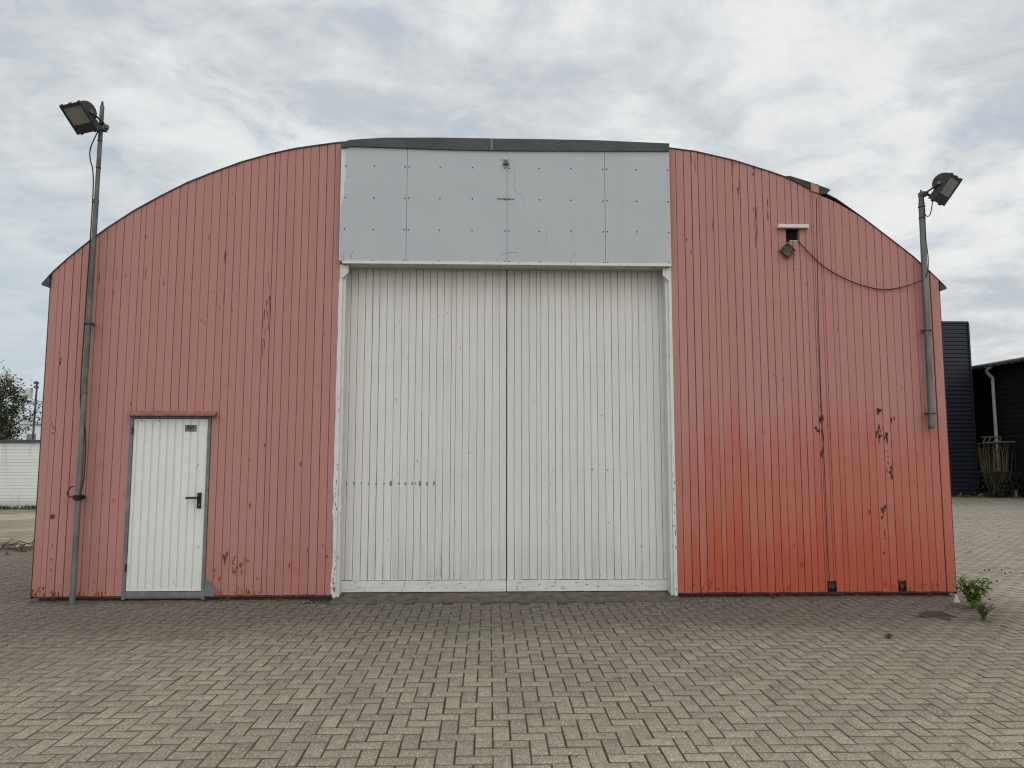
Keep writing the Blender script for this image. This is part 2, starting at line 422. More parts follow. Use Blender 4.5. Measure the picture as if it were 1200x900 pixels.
def boards(mb, x0, x1, zlo, top, pitch, yf, rng, mat, gap=.0050, ch=.0035, th=.018, holes=(), forced=(), lev=.55, wob=.0022, widths=None):
    stops = sorted({x0, x1, *[f for f in forced if x0 < f < x1]})
    bs = [x0]
    for a, b in zip(stops, stops[1:]):
        n = max(1, round((b-a)/pitch)); ws = [1+rng.uniform(-.07, .07) for _ in range(n)]
        if rng.random() < .8 and n > 6: ws[rng.randrange(n)] *= .62
        tot = sum(ws); acc = a
        for w_ in ws: acc += (b-a)*w_/tot; bs.append(acc)
    levels = [i*lev for i in range(0, 14)]
    jit = {(i, k): rng.uniform(-wob, wob) for i in range(len(bs)) for k in range(len(levels))}
    def jx(i, z):
        if i in (0, len(bs)-1) or any(abs(bs[i]-f) < 1e-6 for f in forced): return bs[i]
        u = z/lev; k = max(0, min(len(levels)-2, int(u))); f = min(1, u-k)
        return bs[i]+jit[i, k]*(1-f)+jit[i, k+1]*f
    for i in range(len(bs)-1):
        xm = (bs[i]+bs[i+1])/2; tz = top(xm)
        iv = [(zlo+rng.uniform(-.003, .003), tz)]
        for hx0, hx1, hz0, hz1 in holes:
            if hx0-1e-4 < xm < hx1+1e-4:
                niv = []
                for a, b in iv:
                    if hz0 > a+.01: niv.append((a, min(b, hz0)))
                    if hz1 < b-.01: niv.append((max(a, hz1), b))
                    if hz1 <= a or hz0 >= b: niv = niv[:-1] if niv and niv[-1] == (a, b) else niv; niv.append((a, b))
                iv = [q for q in dict.fromkeys(niv) if q[1]-q[0] > .02]
        y = yf+rng.uniform(-.0015, .0015); t = min(1, max(0, rng.gauss(.5, .15)))
        g0 = gap*rng.choice((.6, .8, 1, 1, 1.5))/2; c = ch*rng.uniform(.7, 1.2)
        for a, b in iv:
            zs = [a]+[l for l in levels if a+.05 < l < b-.05]+[b]
            vs = []; fs = []
            for k, z in enumerate(zs):
                xa, xb = jx(i, z)+g0, jx(i+1, z)-g0
                za = zb = z
                if z == tz: za, zb = min(tz+.3, top(bs[i])), min(tz+.3, top(bs[i+1]))
                zm0, zm1 = za+(zb-za)*.08, zb-(zb-za)*.08
                vs += [(xa, y+th, za), (xa, y+c, za), (xa+c, y, zm0), (xb-c, y, zm1), (xb, y+c, zb), (xb, y+th, zb)]
            n = 6
            for k in range(len(zs)-1):
                for q in range(5): fs.append((k*n+q, k*n+q+1, (k+1)*n+q+1, (k+1)*n+q))
            fs.append(tuple(reversed(range(6)))); fs.append(tuple(range((len(zs)-1)*n, len(zs)*n)))
            mb.add(vs, fs, mat, t)
    return bs

# ---- left cladding
dx0, dx1 = F(157, 488).x-.035, F(248, 488).x           # small-door opening
dz1 = F(200, 487.5).z
rng = random.Random(11)
topL = lambda x: roofz(x)-.013
mb = MB()
boards(mb, WL, XL+.01, Z0, topL, .0925, D, rng, M_red, holes=[(dx0, dx1, -1, dz1)], forced=(dx0, dx1))
# backing of the boards
def backing(mb, xa, xb, zlo, holes_x=None):
    n = 24; xs = [xa+(xb-xa)*i/n for i in range(n+1)]
    poly = [(xa, zlo), (xb, zlo)]+[(x_, roofz(x_)-.06) for x_ in reversed(xs)]
    mb.prism(poly, D+.020, D+.05, M_gapred)
backing(mb, WL+.01, dx0, .12); backing(mb, dx1, XL, .12)
def back2(xa, xb, zlo, mb): 
    poly = [(xa, zlo), (xb, zlo), (xb, roofz(xb)-.06), (xa, roofz(xa)-.06)]; mb.prism(poly, D+.020, D+.05, M_gapred)
back2(dx0+.0005, dx1-.0005, dz1, mb)
# chips, worn foot, knots  (x, z, rx, rz, material)
def chips(mb, lst, rng, y=D-.0014):
    for px, py, rx, ry, m_, num in lst:
        for _ in range(num):
            p = F(px+rng.uniform(-rx, rx), py+rng.uniform(-ry, ry))
            if m_ is M_chip and ry >= 8: mb.flake(p.x, p.z, rng.uniform(.002, .005), rng.uniform(.03, .10), y, m_, rng); continue
            mb.flake(p.x, max(p.z, Z0+.02), rng.uniform(.004, .013)*(1.5 if m_ is M_wood else 1), rng.uniform(.010, .042)*(1.25 if m_ is M_wood else 1), y-rng.uniform(0, .0006), m_, rng)
chips(mb, [(264, 655, 4, 6, M_chip, 7), (287, 659, 5, 6, M_rust, 9), (278, 664, 6, 8, M_chipr, 10), (270, 660, 8, 8, M_chipr, 6),
           (254, 672, 4, 8, M_chipr, 5), (255, 694, 8, 4, M_rust, 8), (283, 694, 8, 4, M_rust, 9), (300, 695, 14, 3, M_chipr, 8),
           (383, 652, 3, 3, M_chip, 2), (45, 694, 9, 5, M_chipr, 14), (60, 696, 10, 4, M_chip, 6), (90, 694, 9, 4, M_chipr, 7), (115, 696, 12, 3, M_chipr, 5),
           (71, 423, 1.5, 4, M_chip, 3), (63, 505, 2, 4, M_chip, 3), (313, 370, 4, 26, M_chip, 10), (308, 410, 3, 30, M_chip, 8), (316, 345, 2, 20, M_chip, 5),
           (264, 302, 4, 8, M_chip, 3), (260, 345, 3, 15, M_chip, 3), (60, 640, 3, 30, M_chipr, 4), (330, 600, 60, 80, M_chipr, 8), (200, 330, 90, 60, M_chip, 9)], rng)
p = F(61.5, 605.5); mb.flake(p.x, p.z, .03, .03, D-.0016, M_chip, rng, 14, .15)       # knot hole
# nail heads in rows
for zr in (.35, 1.35, 2.45, 3.55, 4.5):
    xx = WL+.05
    while xx < XL:
        if roofz(xx)-.1 > zr and not (dx0-.03 < xx < dx1+.03 and zr < dz1+.05):
            mb.flake(xx, zr+rng.uniform(-.012, .012), .0035, .0035, D-.0016, M_chip, rng, 7, .2)
        xx += .0925*rng.choice((.5, .5, 1))
mb.build('left_cladding', wh)

# ---- right cladding
vx0, vx1, vz0, vz1 = F(921, 268).x, F(936.5, 268).x, F(929, 283.7).z, F(929, 268).z
n1x0, n1x1, n1z = F(970, 686).x, F(980.5, 686).x, F(975, 681).z
n2x0, n2x1 = F(1053, 686).x, F(1062.5, 686).x
SX_ = F(950, 240).x; SX2 = F(959.5, 240).x
def topR(x):
    z = roofz(x)-.009
    a, b = F(962, 0).x, F(1012, 0).x
    a, b = F(962, 240).x, F(1012, 250).x
    if a < x < b: z -= .055*(b-x)/(b-a)
    if SX_-.001 < x < SX2+.001: z = F(954, 215.5).z
    return z
rng = random.Random(12)
mb = MB()
boards(mb, XR-.01, WR-.115, Z0, topR, .0905, D, rng, M_red, holes=[(vx0, vx1, vz0, vz1), (n1x0, n1x1, -1, n1z), (n2x0, n2x1, -1, n1z-.005)],
       forced=(vx0, vx1, n1x0, n1x1, n2x0, n2x1, SX_, SX2))
boards(mb, WR-.108, WR, Z0-.002, topR, .09, D-.006, rng, M_red)      # corner board set slightly forward
backing(mb, XR, vx0, .12); backing(mb, vx1, WR-.01, .12)
back2(vx0+.0005, vx1-.0005, vz1, mb)
mb.prism([(vx0+.0005, .12), (vx1-.0005, .12), (vx1-.0005, vz0), (vx0+.0005, vz0)], D+.020, D+.05, M_dark)
chips(mb, [(962, 487, 2, 12, M_wood, 6), (957, 503, 5, 2, M_wood, 3), (964, 520, 1.5, 14, M_wood, 7), (972, 502, 2, 9, M_chipr, 4),
           (1030, 483, 4, 2.5, M_wood, 5), (1046, 491, 3.5, 2.5, M_wood, 4), (1029, 506, 3, 7, M_wood, 6), (1036, 515, 4, 6, M_wood, 8), (1032, 512, 8, 10, M_chipr, 6),
           (1043, 553, 2, 7, M_wood, 5), (1041, 540, 3, 14, M_chipr, 5), (1036, 600, 2.5, 7, M_wood, 6), (1037, 615, 1.5, 22, M_chipr, 4), (1020, 596, 3, 5, M_chipr, 3),
           (1037, 640, 2, 12, M_wood, 2), (1060, 688, 40, 4, M_chipr, 16), (880, 690, 60, 3, M_chipr, 12), (825, 687, 12, 5, M_chipr, 8), (980, 660, 50, 25, M_chipr, 5),
           (866, 228, 2, 14, M_chip, 7), (885, 262, 3, 26, M_chip, 9), (884, 200, 2, 5, M_chip, 5), (813, 190, 3, 12, M_chip, 4), (858, 200, 2, 9, M_chip, 3), (899, 245, 2, 14, M_chip, 4), (806, 281, 2, 2, M_chip, 1), (837, 268, 2, 10, M_chip, 2)], rng)
# long open joint below the raised board
pts = [(956.5, 232), (957.5, 300), (959, 380), (962, 470), (966.5, 560), (969.5, 640), (972, 680)]
pp = [F(a, b) for a, b in pts]
for a, b in zip(pp, pp[1:]):
    mb.prism([(a.x+.005, a.z), (a.x-.004, a.z), (b.x-.004, b.z+.001), (b.x+.006, b.z+.001)], D-.0022, D+.001, M_dark)
for zr in (.38, 1.32, 2.4, 3.5, 4.45):
    xx = XR+.05
    while xx < WR-.02:
        if roofz(xx)-.1 > zr and not (vx0-.03 < xx < vx1+.03 and vz0-.03 < zr < vz1+.03):
            mb.flake(xx, zr+rng.uniform(-.012, .012), .0035, .0035, D-.0078 if xx > WR-.11 else D-.0016, M_chip, rng, 7, .2)
        xx += .0905*rng.choice((.5, .5, 1))
mb.build('right_cladding', wh)

# things in the two low notches
for a, b, nm in ((n1x0, n1x1, 1), (n2x0, n2x1, 2)):
    mb = MB(); mb.box(a+.002, b-.002, D+.022, D+.04, Z0, n1z, M_void)
    mb.box(a+.02, b-.025, D+.010, D+.02, Z0+.03, n1z-.045, M_plinth)
    for _ in range(9): mb.flake(rng.uniform(a, b), rng.choice((n1z, Z0+.03))+rng.uniform(-.01, .016), .008, .015, D-.0014, M_void, rng)
    mb.build('foot_vent', wh)

# bottom edge batten (dark red) and plinth
mb = MB(); mb.box(WL+.03, XL+.01, D+.004, D+.018, Z0-.022, Z0-.001, M_chip)
mb.build('foot_batten', wh); mb = MB()
mb.box(XR-.01, WR-.03, D+.004, D+.018, Z0-.020, Z0-.001, M_gapred)
mb.build('foot_batten', wh)
mb = MB(); mb.box(WL+.06, F(394, 700).x-.02, D+.05, D+.3, -.05, .12, M_plinth); mb2 = MB(); mb2.box(F(792, 690).x+.03, WR-.05, D+.05, D+.3, -.05, .12, M_plinth)
rng = random.Random(8)
for _ in range(26):
    xx = rng.choice((rng.uniform(3.2, 5.3), rng.uniform(-5, 5.3)))
    if -2.1 < xx < 1.8: continue
    (mb if xx < 0 else mb2).flake(xx, rng.uniform(.01, .05), rng.uniform(.01, .05), rng.uniform(.004, .014), D+.049, M_conc, rng)
mb.build('plinth', wh); mb2.build('plinth', wh)

# side and back walls, corner trims, roof
mb = MB()
for xs, s_ in ((WL, 1), (WR, -1)):
    a, b = sorted((xs+.012*s_, xs+.05*s_))
    mb.box(a, b, D+.052, D+19.9, .07, roofz(xs)-.03, M_red); mb.box(min(a+.01,b-.01), max(a+.01,b-.01), D+.31, D+19.8, -.05, .069, M_plinth)
mb.box(WL+.05, WR-.05, D+19.8, D+19.9, 0, 3.6, M_red)
n = 24; xs = [WL+.05+(WR-WL-.1)*i/n for i in range(n+1)]
mb.prism([(xs[0], 3.6), (xs[-1], 3.6)]+[(q, roofz(q)-.03) for q in reversed(xs)], D+19.8, D+19.9, M_red)
mb.build('side_wall', wh)
for xs, s_ in ((WL, -1), (WR, 1)):
    mb = MB(); a, b = sorted((xs+.001*s_, xs+.010*s_))
    mb.box(a, b, D+.004, D+.09, .03, roofz(xs)-.03, M_flash if s_ < 0 else M_plinth)
    mb.build('corner_trim', wh)
mb = MB()
poly_top = list(RP); n = len(RP)
vs = []; 
for y in (D-.012, D+20):
    for x_, z_ in RP: vs.append((x_, y, z_))
    for x_, z_ in RP: vs.append((x_, y, z_-(.014 if x_ < 0 else .010)))
fs = []
for i in range(n-1):
    fs.append((i, i+1, 2*n+i+1, 2*n+i)); fs.append((n+i+1, n+i, 3*n+i, 3*n+i+1)); fs.append((n+i, n+i+1, i+1, i)); fs.append((2*n+i, 2*n+i+1, 3*n+i+1, 3*n+i))
fs += [(0, 2*n, 3*n, n), (n-1, 2*n-1, 4*n-1, 3*n-1)]
mb.add(vs, fs, M_felt)
rf = mb.build('roof', wh)
# drooping eave ends
for (px, py), (qx, qy), xs, nm in (((49.6, 332), (61.5, 319), WL, -1), ((1108.4, 336.6), (1099, 328), WR, 1)):
    a, b = F(px, py), F(qx, qy)
    mb = MB(); poly = [(a.x, a.z-.024), (xs, a.z-.055), (xs, b.z-.03), (b.x if nm > 0 else b.x, b.z-.024)]
    if nm > 0: poly = poly[::-1]
    poly = poly if nm < 0 else poly
    mb.prism(poly, D-.02, D+20, M_felt); mb.build('eave_soffit', rf)
# torn felt flap and bare gap on the right slope
rng = random.Random(4)
mb = MB()
fl = [(972.6, 222.6), (969, 227), (962, 228), (951, 223.5), (940, 217.5), (918.5, 207.2), (925, 206.5), (950, 214.2)]
mb.prism([(F(a, b).x, F(a, b).z) for a, b in fl], D-.016, D+.16, M_flap)
mb.build('torn_felt_flap', rf)

mb = MB()
mb.prism([(SX_+.003, F(950, 224).z), (SX2-.003, F(959, 227).z), (SX2-.002, F(959, 218.5, D).z), (SX_+.003, F(950, 214.5, D).z)], D-.019, D-.0135, M_red, .5)
mb.build('raised_board', wh)
# ---- middle bay: frame, soffit beam, corbels
fx0, fx1 = F(397, 690, 8.52).x, F(784.3, 688, 8.52).x      # door leaves
zb = F(595, 311, D-.05).z                                   # underside of the beam
mb = MB()
mb.box(F(401, 320, D-.03).x+.0, F(786, 320, D-.03).x, D-.075, D-.03, zb, zb+.035, M_trim)
mb.box(F(403, 320, D-.03).x, F(783, 320, D-.03).x, D-.03, D+.19, zb+.006, zb+.09, M_trim)
mb.build('beam', wh, bevel=.004)
lx = XL+.022; rx = XR-.022
mbl = MB()
mbl.box(lx-.02, lx+.016, D-.004, D+.06, .03, zb+.005, M_trim)             # outer casing, flaking edge
mbl.box(lx+.016, lx+.050, D+.02, D+.165, .03, zb+.005, M_trim)
rng = random.Random(31)
for _ in range(30):
    mbl.flake(lx+rng.uniform(-.012, .010), .1+1.5*rng.random()**1.7, rng.uniform(.002, .007), rng.uniform(.008, .03), D-.0052, rng.choice((M_chip, M_chipr, M_chipr)), rng)
zz0 = Z0+.004
pts_l = []; pts_r = []; z_ = zz0; e_ = .012
while z_ < zb-.2:
    grow = .018 if z_ < 1.3 else .008
    e_ = min(.03 if z_ < 1.4 else .014, max(.002, e_+rng.uniform(-grow, grow)*.5)); pts_l.append((lx-.021-e_, z_)); z_ += .055
mbl.prism([(lx-.019, zz0)]+[(lx-.019, pts_l[-1][1])]+pts_l[::-1], D-.0045, D-.0025, M_trim)
mbl.build('left_jamb', wh)
mbl = MB()
mbl.box(rx-.016, rx+.02, D-.004, D+.06, .03, zb+.005, M_trim)
mbl.box(rx-.050, rx-.016, D+.02, D+.165, .03, zb+.005, M_trim)
for _ in range(12):
    mbl.flake(rx+rng.uniform(-.010, .012), .1+1.3*rng.random()**1.7, rng.uniform(.002, .006), rng.uniform(.008, .03), D-.0052, rng.choice((M_chip, M_chipr)), rng)
mbl.build('right_jamb', wh)
for xa, s_ in ((lx+.010, 1), (rx-.010, -1)):
    mb = MB(); poly = [(xa, zb-.17), (xa+.075*s_, zb-.095), (xa+.075*s_, zb-.004), (xa, zb-.004)]
    if s_ < 0: poly = poly[::-1]
    mb.prism(poly, D-.02, D+.016, M_trim); mb.build('corbel', wh, bevel=.003)

# ---- sliding doors
YD = D+.17
seam = F(593.7, 500, YD).x
rng = random.Random(21)
zbot = .058
for (a, b, n_) in ((fx0-.02, seam-.004, 0), (seam+.004, fx1+.02, 1)):
    d_ = MB()
    boards(d_, a, b, .19, lambda x: zb+.05, .0848, YD, rng, M_white, gap=.0038, ch=.003, wob=.0032)
    d_.box(a, b, YD+.0185, YD+.05, .1, zb+.05, M_gapgrey)
    # double rows of nails and rust-picked row
    for zr, x_a, x_b in ((F(600, 550, YD).z, a, b), (F(600, 558.5, YD).z, a, b), (F(600, 430, YD).z, a, b)):
        xx = a+.03
        while xx < b-.02:
            d_.flake(xx, zr+rng.uniform(-.004, .004), .0032, .0032, YD-.0017, M_scr, rng, 7, .2); xx += .0424
    for _ in range(34):
        d_.flake(rng.uniform(a+.05, b-.05), .2+rng.random()**1.3*3.3, rng.uniform(.002, .005), rng.uniform(.005, .016), YD-.0016, rng.choice((M_scr, M_chip)), rng)
    if n_ == 0:
        for _ in range(26):
            p = F(rng.choice((505, 513, 517, 533))+rng.uniform(-1.5, 1.5), 675-85*rng.random()**1.6, YD); d_.flake(p.x, p.z, rng.uniform(.0015, .004), rng.uniform(.012, .06), YD-.0016, M_scuffw, rng)
        for px, q in ((401, .5), (406, .7), (415, 1), (423.5, .6), (432, .7), (441, .9), (450, .7), (458, 2.0), (467, .6), (475, 1.1), (483, 1.), (487, .6), (492, 2.2), (500.5, 1.3), (508.5, 1.2)):
            p = F(px, 566.5, YD)
            if q > 1.5: d_.flake(p.x, p.z, .017, .034, YD-.0018, M_scr, rng, 12, .2)
            else: d_.flake(p.x, p.z, .008*q+.004, .019*q+.005, YD-.0018, M_scr, rng, 9, .35)
        for px, py, rr in ((489, 540, .02), (485, 546, .012), (466, 586, .006), (461, 577, .005), (418, 603, .007)):
            p = F(px, py, YD); d_.flake(p.x, p.z, rr*.5, rr, YD-.0018, M_scr, rng)
    else:
        for k in range(22):
            p = F(668+k*5.0, 564.5, YD); d_.flake(p.x, p.z, .004, .004, YD-.0018, M_scr, rng, 7, .3)
        for px, py, rr in ((705, 487, .014), (694, 550, .02), (712, 551, .014), (621, 620, .01), (752, 640, .02), (703, 545, .01)):
            p = F(px, py, YD); d_.flake(p.x, p.z, rr*.5, rr, YD-.0018, M_scr, rng)
    dr = d_.build('sliding_door', wh)
    dr['label'] = ('left leaf of the big white boarded door, with a row of dark worn spots', 'right leaf of the big white boarded door')[n_]
    r_ = MB(); r_.box(a, b, YD-.016, YD+.018, zbot, .183, M_trim)
    for _ in range(16):
        r_.flake(rng.uniform(a+.1, b-.1), zbot+rng.uniform(.03, .11), rng.uniform(.006, .04), rng.uniform(.003, .006), YD-.0172, rng.choice((M_scr, M_chip)), rng)
    r_.build('bottom_rail', dr, bevel=.003)
# short brackets under the beam at the seam
for px in (585, 606):
    mb = MB(); p = F(px, 321, YD); mb.box(p.x-.025, p.x+.025, YD-.02, YD-.003, p.z-.008, p.z+.008, M_trim); mb.build('door_guide', wh)
# concrete sill ramp
mb = MB(); xa, xb = F(393, 700).x-.03, F(792, 697).x+.03
vs = [(xa, D-.16, -.02), (xb, D-.16, -.02), (xb, D-.16, .002), (xa, D-.16, .002), (xa, D+.26, -.02), (xb, D+.26, -.02), (xb, D+.26, .052), (xa, D+.26, .052), (xa, D+.12, .048), (xb, D+.12, .048)]
M_sill = plain('dirty_sill_concrete', (.080, .065, .047), .4, 9, 1.)
mb.add(vs, [(0, 1, 2, 3), (3, 2, 9, 8), (8, 9, 6, 7), (0, 3, 8, 7, 4), (1, 5, 6, 9, 2)], M_sill)
mb.build('sill_ramp', wh)

# ---- grey sheet panels
seams = [F(399.3, 240, D-.06).x, F(476.6, 240, D-.06).x, F(594.2, 240, D-.06).x, F(709, 240, D-.06).x, F(785.3, 240, D-.06).x]
pz0, pz1 = zb+.038, F(595, 173, D-.06).z
rows = [F(600, q, D-.06).z for q in (197, 234, 270.5, 307)]
rng = random.Random(77)
for i in range(4):
    a, b = seams[i]+.0022, seams[i+1]-.0022
    mb = MB()
    if i == 0:      # a bent and torn left edge
        P_ = [(a+.002, pz0), (b, pz0), (b, pz1), (a+.075, pz1), (a+.05, pz1-.08), (a+.06, pz1-.3), (a+.036, pz1-.5), (a+.040, pz1-.62), (a+.004, pz1-.75), (a, pz0+.3)]
        mb.prism(P_, D-.062, D-.054, M_panel)
    elif i == 3: mb.prism([(a, pz0), (b+.004, pz0-.012), (b, pz1), (a, pz1)], D-.062, D-.054, M_panel)
    else: mb.box(a, b, D-.062, D-.054, pz0, pz1, M_panel)
    pn = mb.build('sheet_panel', wh)
    if i == 0: pn['label'] = 'leftmost grey sheet with a bent torn edge'
    cols = {0: (438,), 1: (515.5, 553.5), 2: (632, 669), 3: (746,)}[i]
    xs = [F(c_, 240, D-.06).x for c_ in cols]+[a+.022, b-.022]
    if i == 0: xs = [F(438, 240, D-.06).x, b-.022, a+.05]
    for xx in xs:
        for zr in rows:
            zz_ = zr+rng.uniform(-.004, .004); r0 = .0082; mb = MB()
            mb.prism([(xx+r0*math.cos(t_), zz_+r0*math.sin(t_)) for t_ in [k*math.pi/4 for k in range(8)]], D-.066, D-.061, M_blk); mb.build('screw', pn)
# scuffs on the sheets
mb = MB(); YP = D-.0625
def arc(pts_, r_, mt=M_scr):
    q = [F(a, b, YP) for a, b in pts_]
    for u, v_ in zip(q, q[1:]):
        dx, dz = v_.x-u.x, v_.z-u.z; L = math.hypot(dx, dz); nx, nz = -dz/L*r_, dx/L*r_
        mb.prism([(u.x-nx, u.z-nz), (v_.x-nx, v_.z-nz), (v_.x+nx, v_.z+nz), (u.x+nx, u.z+nz)][::1], YP-.0008, YP+.0004, mt)
arc([(582, 307), (585, 301), (590, 297.5), (596, 296), (607, 295.5)], .0016)
arc([(602, 220), (607, 226), (612, 230), (615, 237)], .0012)
arc([(641, 270), (640, 278), (638, 283)], .0012); arc([(675, 295), (673, 300), (668, 303)], .0015); arc([(688, 262), (692, 263)], .002)
arc([(602.5, 188), (602.5, 222)], .0012); arc([(603.5, 234), (604, 300)], .0022, M_panel)
for px, py, r_ in ((407, 296, .012), (410, 300, .014), (404, 302, .012), (413, 297, .01), (408, 292, .008), (403, 298, .008)):
    for _ in range(5):
        p = F(px+rng.uniform(-3, 3), py+rng.uniform(-3, 3), YP); mb.flake(p.x, p.z, .003+r_*.35*rng.random(), .003+r_*.5*rng.random(), YP-.0003, rng.choice((M_scr, M_scrl, M_galvd)), rng)
for px, py, r_ in ((777, 306, .02), (781, 304, .015), (408, 206, .03), (774, 308, .02)):
    p = F(px, py, YP); mb.flake(p.x, p.z, r_, r_*.4 if px > 700 else r_*.7, YP-.0003, M_scrl if px > 700 else M_panel, rng, 14, .5)
tag(mb.build('scuff_marks', wh), kind='stuff')
# whitish old paint showing behind the torn sheet edge
mb = MB(); a = F(399.5, 240).x
mb.prism([(a+.002, pz0), (a+.09, pz0), (a+.09, pz1), (a+.002, pz1)], D-.052, D-.046, M_trim); mb.build('old_paint_strip', wh)
# sides of the boxed-out bay
mb = MB(); mb.box(seams[0]+.03, seams[4]-.005, D-.044, D-.002, pz0+.02, pz1-.01, M_dark); mb.build('batten_frame', wh)
# little iron cross bar on the centre seam
mb = MB(); q0, q1 = F(583, 233, YP), F(603, 233, YP); mb.box(q0.x, q1.x, YP-.006, YP-.001, q0.z-.004, q0.z+.004, M_galvd)
mb.box(q0.x, q0.x+.006, YP-.006, YP-.001, q0.z-.004, q0.z+.016, M_galvd); mb.build('iron_bar', wh)

# ---- flashing over the panels
mb = MB(); YF = D-.085
tp = [(399, 167.6), (410, 163.8), (424, 162.8), (451, 161.2), (513, 161.1), (575.2, 162.1)]
bt = [(575.2, 176), (513, 174.8), (469, 173), (413, 171.2), (399.5, 172.8)]
fz = lambda L: [(F(a, b, YF).x, F(a, b, YF).z) for a, b in L]
mb.prism(list(reversed(fz(tp)+fz(bt))), YF, D+.01, M_flash)
tp2 = [(577, 162.2), (653, 163.3), (700, 164.3), (784.4, 168)]; bt2 = [(784.4, 176.8), (620, 176.5), (577, 176.2)]
mb.prism(list(reversed(fz(tp2)+fz(bt2))), YF, D+.01, M_flash)
q0, q1 = F(575.2, 176, YF), F(577, 162.4, YF); mb.box(q0.x-.004, q1.x+.004, YF-.003, YF-.0005, q0.z, q1.z, M_galv)
for _ in range(14):
    p = F(rng.uniform(460, 600), rng.uniform(165, 173), YF); mb.flake(p.x, p.z, .006, .005, YF-.001, M_galv, rng)
mb.build('flashing', wh)

# ---- small steel door with frame, hood, handle, plate
sx0, sx1 = F(145, 692).x-.004, F(239.5, 692).x+.002
top_z = F(200, 487.5).z
mb = MB(); fwid = .036
mb.box(dx0+.001, dx0+fwid, D-.012, D+.06, .02, top_z, M_greyfr); mb.box(dx1-fwid, dx1-.001, D-.012, D+.06, .02, top_z, M_greyfr)
mb.box(dx0+fwid, dx1-fwid, D-.010, D+.06, top_z-.03, top_z, M_greyfr); mb.box(dx0+fwid, dx1-fwid, D-.008, D+.06, .05, .105, M_greyfr)
mb.box(dx0+.001, dx1-.001, D-.002, D+.04, Z0-.03, .048, M_conc)
p = F(242, 685); q = F(251.5, 700)
mb.prism([(dx1, Z0-.01), (q.x-.0, Z0-.01), (q.x, .17), (dx1+.02, .24), (dx1, .25)], D-.009, D-.003, M_greyfr)
fr = mb.build('small_door_frame', wh)
mb = MB(); a, b = dx0+fwid+.004, dx1-fwid-.004; z0_, z1_ = .112, top_z-.036; yl = D+.004
# pressed vertical ribs: a folded profile
prof = []; nr = 9; inset = .03
prof.append((a, yl)); 
for i in range(nr):
    c0 = a+inset+(b-a-2*inset)*i/nr; wdt = (b-a-2*inset)/nr
    prof += [(c0, yl), (c0+.005, yl+.012), (c0+.017, yl+.012), (c0+.022, yl)]
prof += [(b, yl)]
zs = (z0_+.02, z1_-.02)
vs = [(x_, y_, z) for z in zs for x_, y_ in prof]; n = len(prof)
mb.add(vs, [(i, i+1, n+i+1, n+i) for i in range(n-1)], M_steelw)
mb.box(a, b, yl-.001, yl+.03, z0_, z0_+.02, M_steelw); mb.box(a, b, yl-.001, yl+.03, z1_-.02, z1_, M_steelw)
mb.box(a, b, yl+.014, yl+.035, z0_+.02, z1_-.02, M_steelw)
rng = random.Random(9)
for px, py, r_, m_ in ((232, 545, .012, M_scr), (230, 548, .014, M_scrl), (233, 641, .01, M_scr), (231, 640, .02, M_scrl), (203, 681, .008, M_scr), (166, 493, .012, M_galv), (187, 493, .012, M_galv)):
    p = F(px, py); mb.flake(p.x, p.z, r_*.7, r_, yl-.0012, m_, rng, 10, .4)
leaf = mb.build('small_door', wh); leaf['label'] = 'narrow ribbed white steel door with black lever handle'
mb = MB(); p = F(233.5, 587); q = F(219.5, 583)
mb.box(p.x-.024, p.x+.024, yl-.012, yl, p.z-.085, p.z+.095, M_blk)
mb.tube([(p.x, yl-.01, q.z+.0), (p.x, yl-.05, q.z)], .011, M_blk, 10)
mb.tube([(p.x+.008, yl-.05, q.z), (p.x-.06, yl-.052, q.z), (q.x, yl-.05, q.z-.002)], .013, M_blk, 10)
mb.tube([(p.x, yl-.012, p.z-.045), (p.x, yl-.018, p.z-.045)], .010, M_galv, 10)
mb.build('handle', leaf, bevel=.004)
mb = MB(); s0, s1 = F(216.8, 505.6), F(230.6, 498); mb.box(s0.x, s1.x, yl-.004, yl-.001, s0.z, s1.z, M_galv)
for xx in (s0.x+.006, s1.x-.006):
    for zz_ in (s0.z+.006, s1.z-.006): mb.flake(xx, zz_, .004, .004, yl-.005, M_blk, rng, 8, .1)
pl = mb.build('name_plate', leaf)
def text(body, size, loc, mat, name, parent, shear=0):
    cu = bpy.data.curves.new(name, 'FONT'); cu.body = body; cu.size = size; cu.extrude = .0006; cu.align_x = 'CENTER'; cu.align_y = 'CENTER'; cu.shear = shear; cu.offset = size*.02
    o = bpy.data.objects.new(name, cu); col.objects.link(o); dg = bpy.context.evaluated_depsgraph_get(); me = bpy.data.meshes.new_from_object(o.evaluated_get(dg)); bpy.data.objects.remove(o)
    off = Vector((0, 0, 0)); q = parent
    while q is not None: off += q.location; q = q.parent
    R_ = Matrix.Rotation(math.pi/2, 4, 'X'); me.transform(Matrix.Translation(Vector(loc)-off) @ R_); me.materials.clear(); me.materials.append(mat)
    o = bpy.data.objects.new(name, me); col.objects.link(o); o.parent = parent; return o
text('Bayl', .05, ((s0.x+s1.x)/2-.01, yl-.0052, (s0.z+s1.z)/2+.012), M_blk, 'plate_lettering', pl, .2)
for zz_ in (F(150, 505).z, F(150, 665).z):
    mb = MB(); mb.tube([(dx0+fwid-.002, D-.016, zz_-.04), (dx0+fwid-.002, D-.016, zz_+.04)], .009, M_blk, 8); mb.build('hinge', fr)
mb = MB(); h0, h1 = F(149.5, 486, D-.05), F(253, 482, D-.05)
